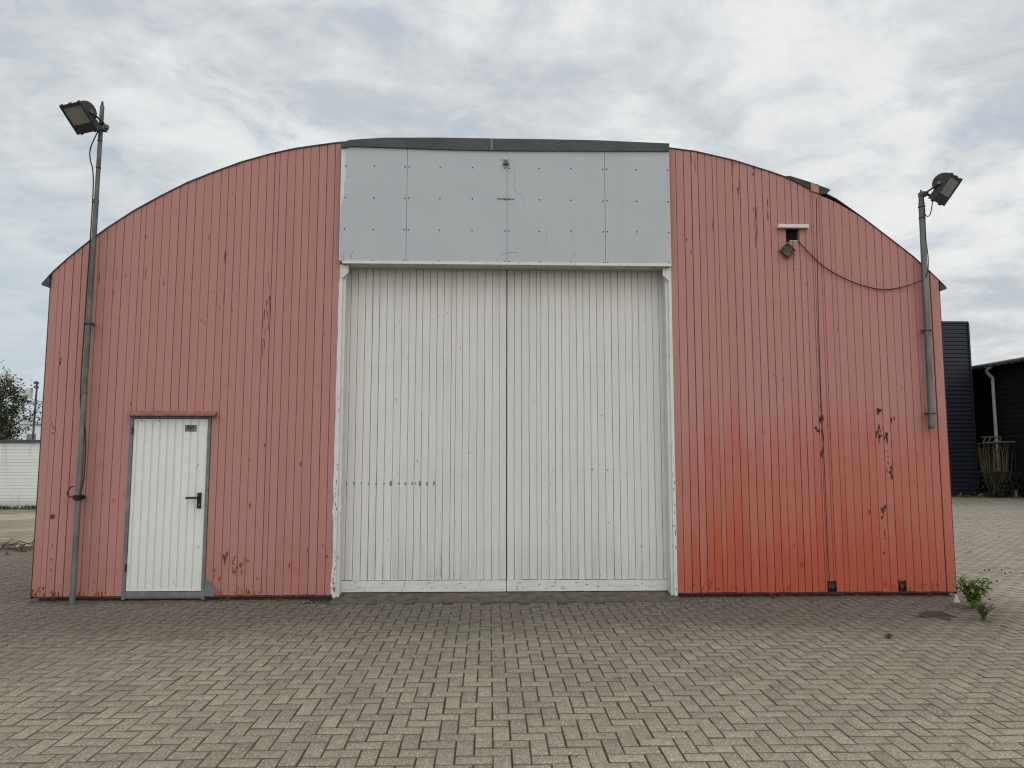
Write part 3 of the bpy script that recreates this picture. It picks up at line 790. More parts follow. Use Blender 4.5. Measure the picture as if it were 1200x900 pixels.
mb.add([(h0.x, D-.075, h0.z-.012), (h1.x, D-.075, h0.z-.012), (h1.x, D-.075, h0.z+.006), (h0.x, D-.075, h0.z+.006),
        (h0.x, D+.0, h0.z-.005), (h1.x, D+.0, h0.z-.005), (h1.x, D+.0, h0.z+.045), (h0.x, D+.0, h0.z+.045)],
       [(0, 1, 2, 3), (3, 2, 6, 7), (0, 4, 5, 1), (0, 3, 7, 4), (1, 5, 6, 2)], M_hood)
for _ in range(26): 
    mb.box(0, 0, 0, 0, 0, 0, M_hood) if False else None
mb.build('door_hood', wh)

# ---- vent opening in the right gable
mb = MB(); cx_, cz_ = (vx0+vx1)/2, (vz0+vz1)/2
mb.box(vx0, vx1, D+.055, D+.06, vz0, vz1, M_void)
mb.box(vx0-.004, vx0, D+.02, D+.054, vz0, vz1, M_void); mb.box(vx1-.012, vx1+.0, D+.012, D+.054, vz0, vz1, M_hood)
mb.box(vx0, vx1-.012, D+.02, D+.054, vz0-.004, vz0+.0, M_void); mb.box(vx0, vx1-.012, D+.02, D+.054, vz1, vz1+.004, M_void)
mb.box(vx0, vx1-.012, D+.004, D+.014, vz1-.016, vz1-.001, M_blk)
mb.build('vent_opening', wh)
mb = MB(); p = F(926, 282.3)
for k in range(8): mb.box(p.x+k*.012, p.x+k*.012+.008, D+.004, D+.010, p.z-.006, p.z+.010, M_scrl)
mb.box(p.x-.003, p.x+.1, D+.011, D+.016, p.z-.016, p.z+.012, M_scr); mb.build('vent_grille', wh)
mb = MB(); h0, h1 = F(911.5, 267.6, D-.03), F(947, 264, D-.03); mb.box(h0.x, h1.x, D-.055, D-.002, h0.z+.004, h1.z+.006, M_trim)
mb.build('vent_drip_board', wh, bevel=.003)

# ------------------------------------------------------------------ things fixed to the front
c = F(922.9, 293.6, D-.03)
pl_ = thing('hanging_plate', (c.x, D-.02, c.z), 'small mossy square plate hanging cornerwise below the dark gable vent', 'plate')
mb = MB(); r_ = .098
dia = [(c.x-r_, c.z), (c.x, c.z-r_), (c.x+r_, c.z), (c.x, c.z+r_)]
mb.prism(dia, D-.038, D-.008, M_moss)
rng = random.Random(2)
for _ in range(18):
    u, v_ = rng.uniform(-.06, .06), rng.uniform(-.06, .06)
    if abs(u)+abs(v_) < .085: mb.flake(c.x+u, c.z+v_, .009, .009, D-.0392, rng.choice((M_chip, M_moss, M_galv, M_chip)), rng)
mb.build('board', pl_, bevel=.004)
mb = MB()
for a, b in zip(dia, dia[1:]+dia[:1]):
    k_ = .82; mb.prism([a, b, (c.x+(b[0]-c.x)*k_, c.z+(b[1]-c.z)*k_), (c.x+(a[0]-c.x)*k_, c.z+(a[1]-c.z)*k_)], D-.048, D-.039, M_chip)
mb.build('rim', pl_)

c = F(593, 187, D-.09)
wl = thing('wall_lamp', (c.x, D-.063, c.z-.05), 'tiny grey bulkhead lamp on the centre seam of the grey panels', 'lamp')
mb = MB(); mb.prism([(c.x-.036, c.z-.05), (c.x+.036, c.z-.05), (c.x+.036, c.z+.03), (c.x+.022, c.z+.048), (c.x-.022, c.z+.048), (c.x-.036, c.z+.03)], D-.082, D-.0635, M_panel); mb.build('back_plate', wl, bevel=.003)
mb = MB()
def dome(mb, cx, cy, cz, r, m_, sy=1., half=True):
    vs = []; fs = []; nu, nv = 14, 7
    for j in range(nv+1):
        ph = math.pi/2*j/nv
        for i in range(nu):
            th = 2*math.pi*i/nu; vs.append((cx+r*math.cos(th)*math.cos(ph), cy-r*sy*math.sin(ph), cz+r*math.sin(th)*math.cos(ph)))
    for j in range(nv):
        for i in range(nu): fs.append((j*nu+i, j*nu+(i+1) % nu, (j+1)*nu+(i+1) % nu, (j+1)*nu+i))
    mb.add(vs, fs, m_)
dome(mb, c.x, D-.082, c.z-.002, .030, M_panel, 1.3); mb.build('lens', wl, smooth=True)
mb = MB(); mb.box(c.x-.036, c.x+.036, D-.115, D-.0635, c.z-.058, c.z-.044, M_scr); mb.build('lower_lip', wl, bevel=.006)

# slack cable from the vent to the right pole
cp_ = [(936, 281.5), (938.5, 286), (953.5, 302), (973, 317.3), (1001.7, 331.4), (1032.8, 339.2), (1058, 336.2), (1080, 328.5), (1085, 325)]
pts = [F(a, b, D-.02 if i < 7 else D-.05) for i, (a, b) in enumerate(cp_)]; pts[0].y = D+.03
def spline(pts, n=6):
    out = []; P_ = [pts[0]]+list(pts)+[pts[-1]]
    for i in range(1, len(P_)-2):
        for k in range(n):
            t = k/n; a, b, c_, d = P_[i-1], P_[i], P_[i+1], P_[i+2]
            out.append(.5*((2*b)+(c_-a)*t+(2*a-5*b+4*c_-d)*t*t+(3*b-a-3*c_+d)*t**3))
    out.append(pts[-1].copy()); return out
mb = MB(); mb.tube(spline(pts), .0062, M_cable, 8)
tag(mb.build('power_cable', loc=pts[4]), 'thin black cable sagging from the gable vent to the short pole on the right', 'cable')

# ------------------------------------------------------------------ floodlights on poles
def floodlight(parent, centre, wdir, ldir, arm_to, wid=.33, ln=.34):
    """centre = middle of the front face; u along wdir, v along ldir (lamp top to gear box), n = outward"""
    w = Vector(wdir).normalized(); l = Vector(ldir).normalized(); l = (l-w*l.dot(w)).normalized(); nrm = w.cross(l)*-1
    if nrm.y > 0: nrm = -nrm
    C_ = Vector(centre)
    def P(u, v, q): return C_+w*u+l*(v-ln/2)+nrm*q
    def blk(mb, u0, u1, v0, v1, q0, q1, m_):
        vs = [P(u, v, q) for q in (q0, q1) for v in (v0, v1) for u in (u0, u1)]
        mb.add(vs, [(0, 1, 3, 2), (4, 6, 7, 5), (0, 4, 5, 1), (2, 3, 7, 6), (0, 2, 6, 4), (1, 5, 7, 3)], m_)
    h = wid/2
    mb = MB()
    # front frame
    blk(mb, -h, h, 0, .03, -.03, 0, M_housing); blk(mb, -h, -h+.025, .03, .235, -.03, 0, M_housing); blk(mb, h-.025, h, .03, .235, -.03, 0, M_housing)
    blk(mb, -h, h, .235, ln, -.075, -.002, M_housing)
    # vaulted back
    sec = [(0, -.03)]+[(.02+.11*(1-math.cos(a)) if False else .122-.118*math.cos(a), -.032-.125*math.sin(a)) for a in [math.pi*k/9 for k in range(1, 9)]]+[(.242, -.03)]
    vs = [P(u, v, q) for u in (-h+.01, h-.01) for v, q in sec]; n = len(sec)
    mb.add(vs, [(i, i+1, n+i+1, n+i) for i in range(n-1)]+[tuple(range(n)), tuple(range(2*n-1, n-1, -1))], M_housing)
    # cooling fins
    for k in range(6):
        u = -h+.04+k*(wid-.08)/5
        vs = [P(u+s_, v, q) for s_ in (-.003, .003) for v, q in [(a, b-.012 if b < -.04 else b) for a, b in sec]]
        mb.add(vs, [(i, i+1, n+i+1, n+i) for i in range(n-1)]+[tuple(range(n)), tuple(range(2*n-1, n-1, -1))], M_housing)
    for u in (-h+.03, 0, h-.03): blk(mb, u-.012, u+.012, -.012, .004, -.028, .004, M_galvd)
    for u in (-h+.05, h-.07): blk(mb, u-.014, u+.014, ln-.004, ln+.014, -.05, -.02, M_housing)
    hs = mb.build('floodlight', parent)
    mb = MB(); blk(mb, -h+.025, h-.025, .03, .235, -.012, -.008, M_glass); mb.build('glass', hs)
    # yoke and arm to the pole
    mb = MB(); T_ = Vector(arm_to)
    for s_ in (-1, 1):
        mb.tube([P(s_*(h+.008), .14, -.06), P(s_*(h+.012), .24, -.10), P(s_*(h+.006), .30, -.135)], .012, M_housing, 6)
        mb.tube([P(s_*(h-.01), .14, -.06), P(s_*(h+.02), .14, -.06)], .022, M_galv, 10)
    mb.tube([P(-h-.006, .30, -.135), P(h+.006, .30, -.135)], .012, M_housing, 6)
    mb.tube([P(0, .30, -.135), T_], .016, M_housing, 8)
    mb.build('yoke', hs)
    return P

def clamp(parent, x, y, z, r, ywall, m_=M_galvd, hook=False):
    mb = MB()
    ring = [(x+(r+.008)*math.cos(a), y+(r+.008)*math.sin(a), z) for a in [k*math.pi/8 for k in range(17)]]
    mb.tube(ring, .010, m_, 6)
    mb.box(x-r-.035, x+r+.035, y+r*.4, y+r*.4+.012, z-.017, z+.017, m_)
    mb.box(x-.012, x+.012, y+r, ywall, z-.012, z+.012, m_)
    for s_ in (-1, 1): mb.tube([(x+s_*(r+.024), y-.012, z), (x+s_*(r+.024), y+.045, z)], .007, m_, 6)
    if hook:
        mb.tube(spline([Vector((x-.01, y-r-.012, z)), Vector((x-r-.05, y-r, z+.01)), Vector((x-r-.075, y-.03, z+.05)), Vector((x-r-.05, y-.02, z+.11)), Vector((x-r-.02, y-.02, z+.125))]), .008, M_blk, 6)
        for dz in (-.02, 0, .02): mb.tube([(x+(r+.012)*math.cos(a), y+(r+.012)*math.sin(a), z+dz) for a in [k*math.pi/8 for k in range(17)]], .011, M_blk, 6)
    mb.build('clamp', parent)

GL = 'floodlights on steel poles at the warehouse front'
xp, yp = -4.615, 8.235
pL = thing('floodlight_pole', (xp, yp, 0), 'tall thin steel pole carrying a floodlight, rising from the paving beside the small white door', 'light pole', GL)
mb = MB(); mb.tube([(xp, yp, -.02), (xp+.002, yp, 2.35)], .031, M_galv, 14); mb.tube([(xp+.002, yp, 2.35), (xp+.012, yp, 4.6)], .027, M_galvd, 14)
mb.tube([(xp+.012, yp, 4.6), (xp+.018, yp, 5.76)], .0245, M_galvd, 14); mb.tube([(xp, yp, 2.33), (xp, yp, 2.37)], .034, M_galvd, 14); mb.tube([(xp+.011, yp, 4.58), (xp+.011, yp, 4.62)], .030, M_galvd, 14)
for z_ in (5.0, 5.33): mb.tube([(xp+.014, yp, z_), (xp+.014, yp, z_+.012)], .029, M_blk, 12)
mb.build('pole', pL, smooth=True)
mb = MB(); mb.tube([(xp+.018, yp, 5.76), (xp+.018, yp, 5.80), (xp+.018, yp, 5.82)], .017, M_blk, 12, r1=.008); mb.build('pole_cap', pL)
clamp(pL, xp+.005, yp, 3.157, .027, D); clamp(pL, xp, yp, 1.172, .031, D, M_blk, True)
cc = F(92, 139, 8.06); aa = F(118, 149, 8.235)
Pl = floodlight(pL, cc, (.93, -.37, 0), (.05, .73, -.68), (aa.x, aa.y-.02, aa.z))
mb = MB(); mb.box(aa.x-.04, aa.x+.06, yp-.045, yp+.045, aa.z-.045, aa.z+.035, M_galvd); mb.box(aa.x+.03, aa.x+.085, yp-.02, yp+.03, aa.z-.02, aa.z+.03, M_galvd)
mb.build('bracket_block', pL, bevel=.006)
mb = MB()
k1 = [Pl(.13, .33, -.08), Vector((xp-.055, yp-.06, 5.22)), Vector((xp-.065, yp-.03, 5.08)), Vector((xp-.03, yp-.03, 4.95)), Vector((xp-.01, yp-.035, 4.6)), Vector((xp-.033, yp-.01, 3.4)), Vector((xp-.04, yp-.0, 2.3)), Vector((xp+.045, yp-.01, 1.9)), Vector((xp+.055, yp-.01, 1.4)), Vector((xp+.03, yp-.03, 1.19))]
mb.tube(spline(k1), .007, M_cable, 7); mb.build('cable', pL)

xq, yq = 5.262, 8.27
pR = thing('floodlight_pole', (xq, D, 1.98), 'short grey pole with a floodlight, clamped high on the right end of red wall', 'light pole', GL)
mb = MB(); mb.tube([(xq-.012, yq, 1.98), (xq+.01, yq, 4.72)], .034, M_galv, 14); mb.tube([(xq+.01, yq, 4.72), (xq+.012, yq, 4.80)], .030, M_galvd, 14); mb.build('pole', pR, smooth=True)
mb = MB(); mb.tube([(xq+.012, yq, 4.80), (xq+.012, yq, 4.84), (xq+.012, yq, 4.88)], .019, M_galvd, 12, r1=.010); mb.build('pole_cap', pR)
z1_, z2_ = F(1089, 387, yq).z, F(1093, 484, yq).z
clamp(pR, xq-.002, yq, z1_, .034, D); clamp(pR, xq-.010, yq, z2_, .034, D)
for x_, z_, h_, r_, m_ in ((-.013, 1.96, .05, .037, M_galvd), (.01, 4.66, .012, .042, M_blk), (.008, 4.52, .012, .039, M_blk)):
    mb = MB(); mb.tube([(xq+x_, yq, z_), (xq+x_, yq, z_+h_)], r_, m_, 12); mb.build('band', pR)
cc = F(1111, 223, 8.12); aa = F(1082, 228, yq)
Pr = floodlight(pR, cc, (.80, .60, 0), (-.50, .40, -.78), (aa.x+.02, aa.y, aa.z+.015))
mb = MB(); mb.box(aa.x-.045, aa.x+.045, yq-.04, yq+.04, aa.z-.02, aa.z+.03, M_galvd); mb.build('bracket_block', pR, bevel=.006)
mb = MB()
q = Pr(-.06, .34, -.06); r2 = F(1090.5, 250, 8.2); r3 = F(1087, 253.5, 8.2); r4 = F(1084, 251, 8.22); r5 = F(1083.5, 244, 8.22)
mb.tube(spline([q, r2, r3, r4, r5]), .006, M_cable, 7)
mb.tube(spline([r5, F(1085, 280, 8.215), F(1087.5, 300, 8.2), F(1087.5, 315, 8.2), F(1085, 325, 8.22)]), .006, M_cable, 7)
mb.build('cable', pR)

# ------------------------------------------------------------------ drain grate
gx0, gx1, gy0, gy1 = 4.505, 4.835, 7.335, 7.615
gr = thing('drain_grate', ((gx0+gx1)/2, (gy0+gy1)/2, 0), 'rusty square drain grate set in the paving near the right corner of the warehouse', 'drain')
mb = MB()
M_iron = plain('rusty_iron', (.085, .068, .050), .4, 40, .85)
mb.box(gx0, gx1, gy0, gy0+.012, -.03, -.004, M_iron); mb.box(gx0, gx1, gy1-.012, gy1, -.03, -.004, M_iron); mb.box(gx0, gx0+.012, gy0+.012, gy1-.012, -.03, -.004, M_iron); mb.box(gx1-.012, gx1, gy0+.012, gy1-.012, -.03, -.004, M_iron)
mb.box(gx0+.012, gx1-.012, gy0+.012, gy1-.012, -.0200, -.0190, M_void)
mb.build('rim', gr)
mb = MB()
for k in range(9):
    xx = gx0+.030+k*.031; mb.box(xx, xx+.010, gy0+.0125, gy1-.0125, -.018, -.006, M_iron)
for k in range(5):
    yy = gy0+.045+k*.045; mb.box(gx0+.0125, gx1-.0125, yy, yy+.007, -.0175, -.010, M_iron)
mb.build('grille', gr)
mb = MB(); mb.box(gx0+.02, gx1-.02, gy0+.02, gy1-.02, -.0105, -.0102, M_void)
mb.v = [(a, b, c_-.015) for a, b, c_ in mb.v]; 
# ------------------------------------------------------------------ plants
def leafquad(mb, base, direction, length, width, mat, t, droop=.3):
    d = Vector(direction).normalized(); side = d.cross(Vector((0, 0, 1)))
    side = side.normalized() if side.length > 1e-3 else Vector((1, 0, 0))
    b = Vector(base); mid = b+d*length*.5+Vector((0, 0, length*.06)); tip = b+d*length-Vector((0, 0, droop*length))
    q1 = b+d*length*.25; lift = Vector((0, 0, width*.22))
    vs = [b, q1+side*width*.42+lift, mid+side*width*.5+lift, tip, mid-side*width*.5+lift, q1-side*width*.42+lift, mid]
    mb.add(vs, [(0, 1, 6), (1, 2, 6), (2, 3, 6), (3, 4, 6), (4, 5, 6), (5, 0, 6)], mat, t)
def weed(name, x, y, h, spread, nst, mat, label, seed, leaf=.05, z0=0):
    rng = random.Random(seed)
    t = thing(name, (x, y, z0), label, 'weed')
    st = MB(); lf = MB()
    for i in range(nst):
        a = rng.uniform(0, 2*math.pi); r_ = spread*rng.uniform(.2, 1); hh = h*rng.uniform(.55, 1)
        p0 = Vector((x+rng.uniform(-.02, .02), y+rng.uniform(-.02, .02), z0)); p2 = Vector((x+r_*math.cos(a), y+r_*math.sin(a), z0+hh)); p1 = (p0+p2)/2+Vector((-r_*.15*math.cos(a), -r_*.15*math.sin(a), hh*.12))
        S = spline([p0, p1, p2], 4); st.tube(S, .0035, M_leafdry if mat is M_leafdry else mat, 5, .3, r1=.0015)
        for k in range(2, len(S)):
            for _ in range(2 if leaf > .03 else 3):
                b_ = rng.uniform(0, 2*math.pi); d = Vector((math.cos(b_), math.sin(b_), rng.uniform(-.2, .8)))
                leafquad(lf, S[k], d, leaf*rng.uniform(.6, 1.25), leaf*rng.uniform(.45, .75), mat, rng.random())
    st.build('stem', t); lf.build('foliage', t); return t
weed('weed', 5.27, 7.74, .31, .20, 30, M_leaf, 'broad-leaved green weed growing at the right corner of the red warehouse', 5, .075)
weed('weed', 4.99, 7.19, .19, .13, 18, M_leafdry, 'low scrubby brownish weed in front of the taller green weed', 6, .028)
weed('weed', 3.65, 6.55, .035, .05, 6, M_leafdry, 'tiny dry tuft sprouting alone from a joint in the open paving', 7, .018)
for nm, px, py, sc_ in (('weed', 1151, 660, .07),):
    p = G(px, py)
# loose debris: twigs and leaf litter nobody could count
rng = random.Random(15)
mb = MB()
def crumb(x_, y_, s_, m_, z_=0.0):
    n = 5; top = (x_+rng.uniform(-.3, .3)*s_, y_, z_+s_*rng.uniform(.4, .8))
    base = [(x_+s_*rng.uniform(.6, 1)*math.cos(2*math.pi*k/n), y_+s_*rng.uniform(.6, 1)*math.sin(2*math.pi*k/n), z_-.004) for k in range(n)]
    mb.add(base+[top], [(k, (k+1) % n, n) for k in range(n)], m_, rng.random())
M_pebble = plain('pale_pebble', (.40, .38, .34), .3, 60, .9)
for _ in range(420):
    xx = rng.uniform(-5.2, 5.5); crumb(xx, D-.02-abs(rng.gauss(0, .18))-(.17 if -2 < xx < 1.6 else 0), rng.uniform(.003, .009), rng.choice((M_pebble, M_chip, M_leafdry, M_conc, M_bark)))
for _ in range(60): crumb(rng.gauss(1.75, .35), rng.uniform(7.6, 8.2), rng.uniform(.003, .006), M_pebble)
for _ in range(160): crumb(rng.uniform(-6, 7), rng.uniform(3.5, 8), rng.uniform(.003, .008), rng.choice((M_chip, M_leafdry, M_bark)))
for _ in range(170): crumb(rng.gauss(-4.0, .35) if rng.random() < .4 else rng.gauss(-2.4, .8), D-abs(rng.gauss(0, .08)), rng.uniform(.004, .013), rng.choice((M_chip, M_leafdry, M_bark, M_pebble)))
for px, py in ((1154, 668), (1159, 668), (1174, 668), (1178, 672), (1184, 671), (1168, 681), (1162, 683), (1137, 646), (1120, 703), (1160, 702)):
    p = G(px, py); crumb(p.x, p.y, .022, M_chip); crumb(p.x+.03, p.y+.05, .012, M_chip)
for _ in range(260): crumb(rng.uniform(15, 21), rng.uniform(24.5, 26.8), rng.uniform(.01, .04), rng.choice((M_leafdry, M_chip, M_ivy, M_bark)))
for _ in range(200): crumb(rng.uniform(6, 14), rng.uniform(9, 20), rng.uniform(.006, .02), rng.choice((M_leafdry, M_chip, M_bark)))
for px, py, r_ in ((267, 751, 4), (319, 799, 8), (668, 886, 8), (785, 762, 8)):
    for _ in range(7): p = G(px+rng.uniform(-r_, r_), py+rng.uniform(-2, 2)); crumb(p.x, p.y, rng.uniform(.004, .009), rng.choice((M_chip, M_bark)))
tag(mb.build('debris'), 'crumbs of stone, twig and dead leaf strewn over the paving', 'litter', kind='stuff')
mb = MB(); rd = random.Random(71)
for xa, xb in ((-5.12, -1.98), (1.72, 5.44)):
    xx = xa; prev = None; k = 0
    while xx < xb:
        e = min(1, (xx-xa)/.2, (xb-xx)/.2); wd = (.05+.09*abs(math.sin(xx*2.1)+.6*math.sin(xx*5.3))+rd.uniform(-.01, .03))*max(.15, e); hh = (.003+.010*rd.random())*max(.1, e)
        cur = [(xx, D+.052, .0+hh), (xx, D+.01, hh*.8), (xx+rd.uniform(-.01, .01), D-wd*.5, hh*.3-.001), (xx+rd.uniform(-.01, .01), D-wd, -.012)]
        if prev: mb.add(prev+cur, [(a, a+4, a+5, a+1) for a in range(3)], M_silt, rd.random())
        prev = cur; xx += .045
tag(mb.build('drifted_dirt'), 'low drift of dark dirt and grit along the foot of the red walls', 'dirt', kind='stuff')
for px, py, h_ in ((262, 703, .04), (268, 704, .06), (240, 705, .03), (62, 706, .05), (330, 702, .03), (900, 698, .03), (1090, 700, .05)):
    p = G(px, py); weed('grass_tuft', p.x, min(p.y, D-.03), h_, .03, 5, M_leafdry, {262: 'dry tuft at the wall foot just right of the small white door', 268: 'taller reddish dry tuft at the wall foot right of the small white door', 240: 'tiny tuft right under the small white door corner', 62: 'dry tuft at the left corner of the red wall', 330: 'tiny dry tuft midway between the small door and the big door', 900: 'tiny dry tuft at the foot of the right red wall', 1090: 'dry tuft at the wall foot beside the drain grate'}[px], px, .016)
# white stone flake at the corner beside the weed
p = G(1122, 706)
mb = MB(); mb.add([(p.x-.04, p.y, 0), (p.x+.03, p.y-.01, 0), (p.x+.035, p.y+.03, 0), (p.x-.03, p.y+.03, 0), (p.x-.005, p.y+.02, .085), (p.x+.012, p.y+.012, .08)], [(0, 1, 5, 4), (1, 2, 5), (2, 3, 4, 5), (3, 0, 4)], M_chipw)
tag(mb.build('stone', loc=(p.x, p.y, 0)), 'whitish broken stone at the foot of the right warehouse corner', 'stone')
# heap of twigs across the left yard
mb = MB()
for _ in range(150):
    xx = rng.uniform(-11, -6.6); yy = 12.78+.05*(xx+8)+rng.gauss(0, .16); a = rng.uniform(-.7, .7)+rng.choice((0, 0, 1.2)); L = rng.uniform(.15, .6)
    z_ = rng.uniform(.0, .05); mb.tube([(xx, yy, z_), (xx+L*.5*math.cos(a), yy+L*.5*math.sin(a), z_+rng.uniform(0, .1)), (xx+L*math.cos(a), yy+L*math.sin(a), z_+rng.uniform(-.0, .03))], rng.uniform(.005, .012), M_bark, 5, r1=.003)
for _ in range(250):
    xx = rng.uniform(-11, -6.4); crumb(xx, 12.78+.05*(xx+8)+rng.gauss(0, .2), rng.uniform(.02, .06), rng.choice((M_bark, M_leafdry, M_chip)))
tag(mb.build('twig_litter'), 'line of dead twigs and leaves where the left concrete yard meets the paving', 'litter', kind='stuff')
# one long arching bramble
mb = MB(); b0 = Vector((-7.9, 12.75, .02)); S = spline([b0, b0+Vector((.12, 0, .28)), b0+Vector((.45, .05, .5)), b0+Vector((.95, .1, .55))]); mb.tube(S, .006, M_bark, 5)
tag(mb.build('bramble_stem', loc=b0), 'thin bramble shoot arching up from the twig litter on the left', 'plant')

# ------------------------------------------------------------------ left background
yw = 21.3
fnc = thing('panel_fence', (-16, yw, 0), 'low whitewashed panel wall with dark coping, left behind the yard', 'wall')
def f_fence(T):
    x, y, z = T.sep(T.pos)
    c = T.mix(T.noise(T.scale(T.pos, (.6, 1, 3)), 1.2, 5), (.52, .53, .49), (.70, .70, .66))
    st = T.noise(T.scale(T.pos, (5, 5, .7)), 1, 5, .65)
    c = T.mix(T.ss(st, .5, .75, 0, .5), c, (.36, .37, .33))
    return T.mix(T.m('MULTIPLY', T.ss(z, .35, .0), .6), c, (.20, .21, .13)), st
M_fence = material('whitewashed_panel', f_fence, .85)
mb = MB()
for k in range(20): mb.box(-40, -4.5, yw+rng.uniform(-.006, .006), yw+.06, .02+k*.0945, .02+k*.0945+.089, M_fence, rng.random())
mb.box(-40, -4.5, yw+.012, yw+.05, 0, 1.91, M_scr); mb.build('panel', fnc)
mb = MB(); mb.box(-40, -4.5, yw-.06, yw+.12, 1.915, 2.0, M_flash); mb.build('coping', fnc)
for xx in np.arange(-39, -5, 2.6):
    mb = MB(); mb.box(xx, xx+.1, yw-.02, yw+.055, 0, 1.914, M_fence); mb.build('post', fnc)
# weeds along the wall foot
mb = MB()
for _ in range(900):
    xx = rng.uniform(-17, -9); yy = yw-.08-abs(rng.gauss(0, .14)); hh = rng.uniform(.04, .16)
    a = rng.uniform(0, 6.28); leafquad(mb, (xx, yy, 0), (math.cos(a)*.5, math.sin(a)*.5, 1), hh, hh*.3, rng.choice((M_leafdry, M_ivy, M_leaf)), rng.random(), .1)
tag(mb.build('wall_foot_weeds'), 'strip of short weeds along the foot of the whitewashed panel wall', 'weeds', kind='stuff')
weed('dry_weed', -14.35, 20.9, .62, .3, 14, M_leafdry, 'tall dry wiry weed against the whitewashed wall at the far left', 61, .05)

def tree(name, x, y, h, cr, label, seed, nl=9000, lsz=.10, z0=.8, cat='tree', mat=M_treeleaf):
    rng = random.Random(seed); t = thing(name, (x, y, 0), label, cat)
    tr = MB(); tips = []
    tr.tube([(x, y, -.1), (x+.05, y, h*.28), (x, y+.1, h*.45)], .14, M_bark, 10, r1=.09)
    for i in range(30):
        a = rng.uniform(0, 6.28); b0 = Vector((x, y, h*rng.uniform(.2, .45))); up_ = rng.random()
        rr = cr*(.45+.55*rng.random())*math.sqrt(max(.08, 1-(up_-.35)**2*1.7)); e = Vector((x+rr*math.cos(a), y+rr*math.sin(a), z0+(h-z0)*(.15+.85*up_)))
        mid = (b0+e)/2+Vector((rng.gauss(0, .15), rng.gauss(0, .15), .15)); S = spline([b0, mid, e], 5); tr.tube(S, .035, M_bark, 6, r1=.008)
        for k in range(3, len(S)):
            for _ in range(3):
                d = Vector((rng.gauss(0, 1), rng.gauss(0, 1), rng.gauss(0.3, .8))).normalized(); e2 = S[k]+d*rng.uniform(.25, .75)
                tr.tube([S[k], (S[k]+e2)/2+Vector((0, 0, .03)), e2], .008, M_bark, 4, r1=.003); tips.append((S[k], e2))
    tr.build('trunk', t)
    lf = MB()
    for _ in range(nl):
        a, b = rng.choice(tips); p = a.lerp(b, rng.uniform(.2, 1.1))+Vector((rng.gauss(0, .05), rng.gauss(0, .05), rng.gauss(0, .05)))
        d = Vector((rng.gauss(0, 1), rng.gauss(0, 1), rng.gauss(0, .6))); leafquad(lf, p, d, lsz*rng.uniform(.6, 1.2), lsz*rng.uniform(.5, .7), mat, min(1, max(0, rng.gauss(.45, .28))), .2)
    lf.build('crown', t)
p = F(8, 500, 24.5)
tree('tree', p.x-.6, 24.5, 4.1, 1.65, 'loose dark-green tree rising behind the whitewashed panel wall', 3, 8000, .11)
p = F(36, 515, 27)
tree('shrub', p.x+1.2, 27.5, 2.75, 1.1, 'low dark shrub behind the wall between the mast and the warehouse', 8, 2500, .10, .3, 'shrub')
# camera mast
ym = 25.5; p = F(38.6, 500, ym)
ms = thing('camera_mast', (p.x, ym, 0), 'thin grey mast with a white cabinet and two small cameras behind the panel wall', 'mast')
zt_ = F(40, 449, ym).z
mb = MB(); mb.tube([(p.x, ym, 0), (p.x+.05, ym, zt_)], .032, M_galv, 8); mb.build('pole', ms)
q0, q1 = F(34.2, 466, ym), F(40.5, 455, ym); mb = MB(); mb.box(q0.x, q1.x, ym-.22, ym-.07, q0.z, q1.z, M_fence); mb.build('cabinet', ms, bevel=.01)
for py in (449.5, 454.5):
    q = F(43.5, py, ym); mb = MB(); mb.tube([(p.x+.04, ym, q.z), (q.x+.02, ym-.02, q.z)], .02, M_galvd, 6); mb.tube([(q.x-.04, ym-.05, q.z+.03), (q.x+.16, ym-.25, q.z-.0)], .055, M_galvd, 8); mb.build('security_camera', ms)
mb = MB(); mb.tube([(p.x, ym, F(40, 470, ym).z), (p.x+.3, ym, F(40, 478, ym).z)], .012, M_galvd, 5); mb.build('strut', ms)
# far white house roofs
hb = thing('far_building', (-44, 75, 0), 'pale flat-roofed building glimpsed far beyond the tree on the left', 'building')
M_farw = plain('far_white_render', (.58, .59, .58), .08, .5, .8)
q0, q1 = F(22, 497, 75), F(70, 497, 75)
mb = MB(); mb.box(q0.x, q1.x+8, 75, 85, 0, q0.z, M_farw); mb.build('wall', hb)
mb = MB(); mb.box(q0.x-.2, q1.x+8.2, 74.8, 85.2, q0.z+.01, q0.z+.35, M_scrl); mb.build('roof_edge', hb)
for k in range(4):
    xx = q0.x+.9+k*1.6; mb = MB(); mb.box(xx, xx+.9, 74.94, 74.995, q0.z-2.4, q0.z-1.0, M_scr); mb.build('window', hb)
# overhead wire far left
mb = MB(); a, b = F(-300, 452, 40), F(300, 455, 40); S = [a.lerp(b, k/20)-Vector((0, 0, .8*(1-(k/10-1)**2))) for k in range(21)]; mb.tube(S, .016, M_scr, 4)
tag(mb.build('overhead_wire', loc=a), 'single faint overhead wire crossing the sky at the far left', 'wire')

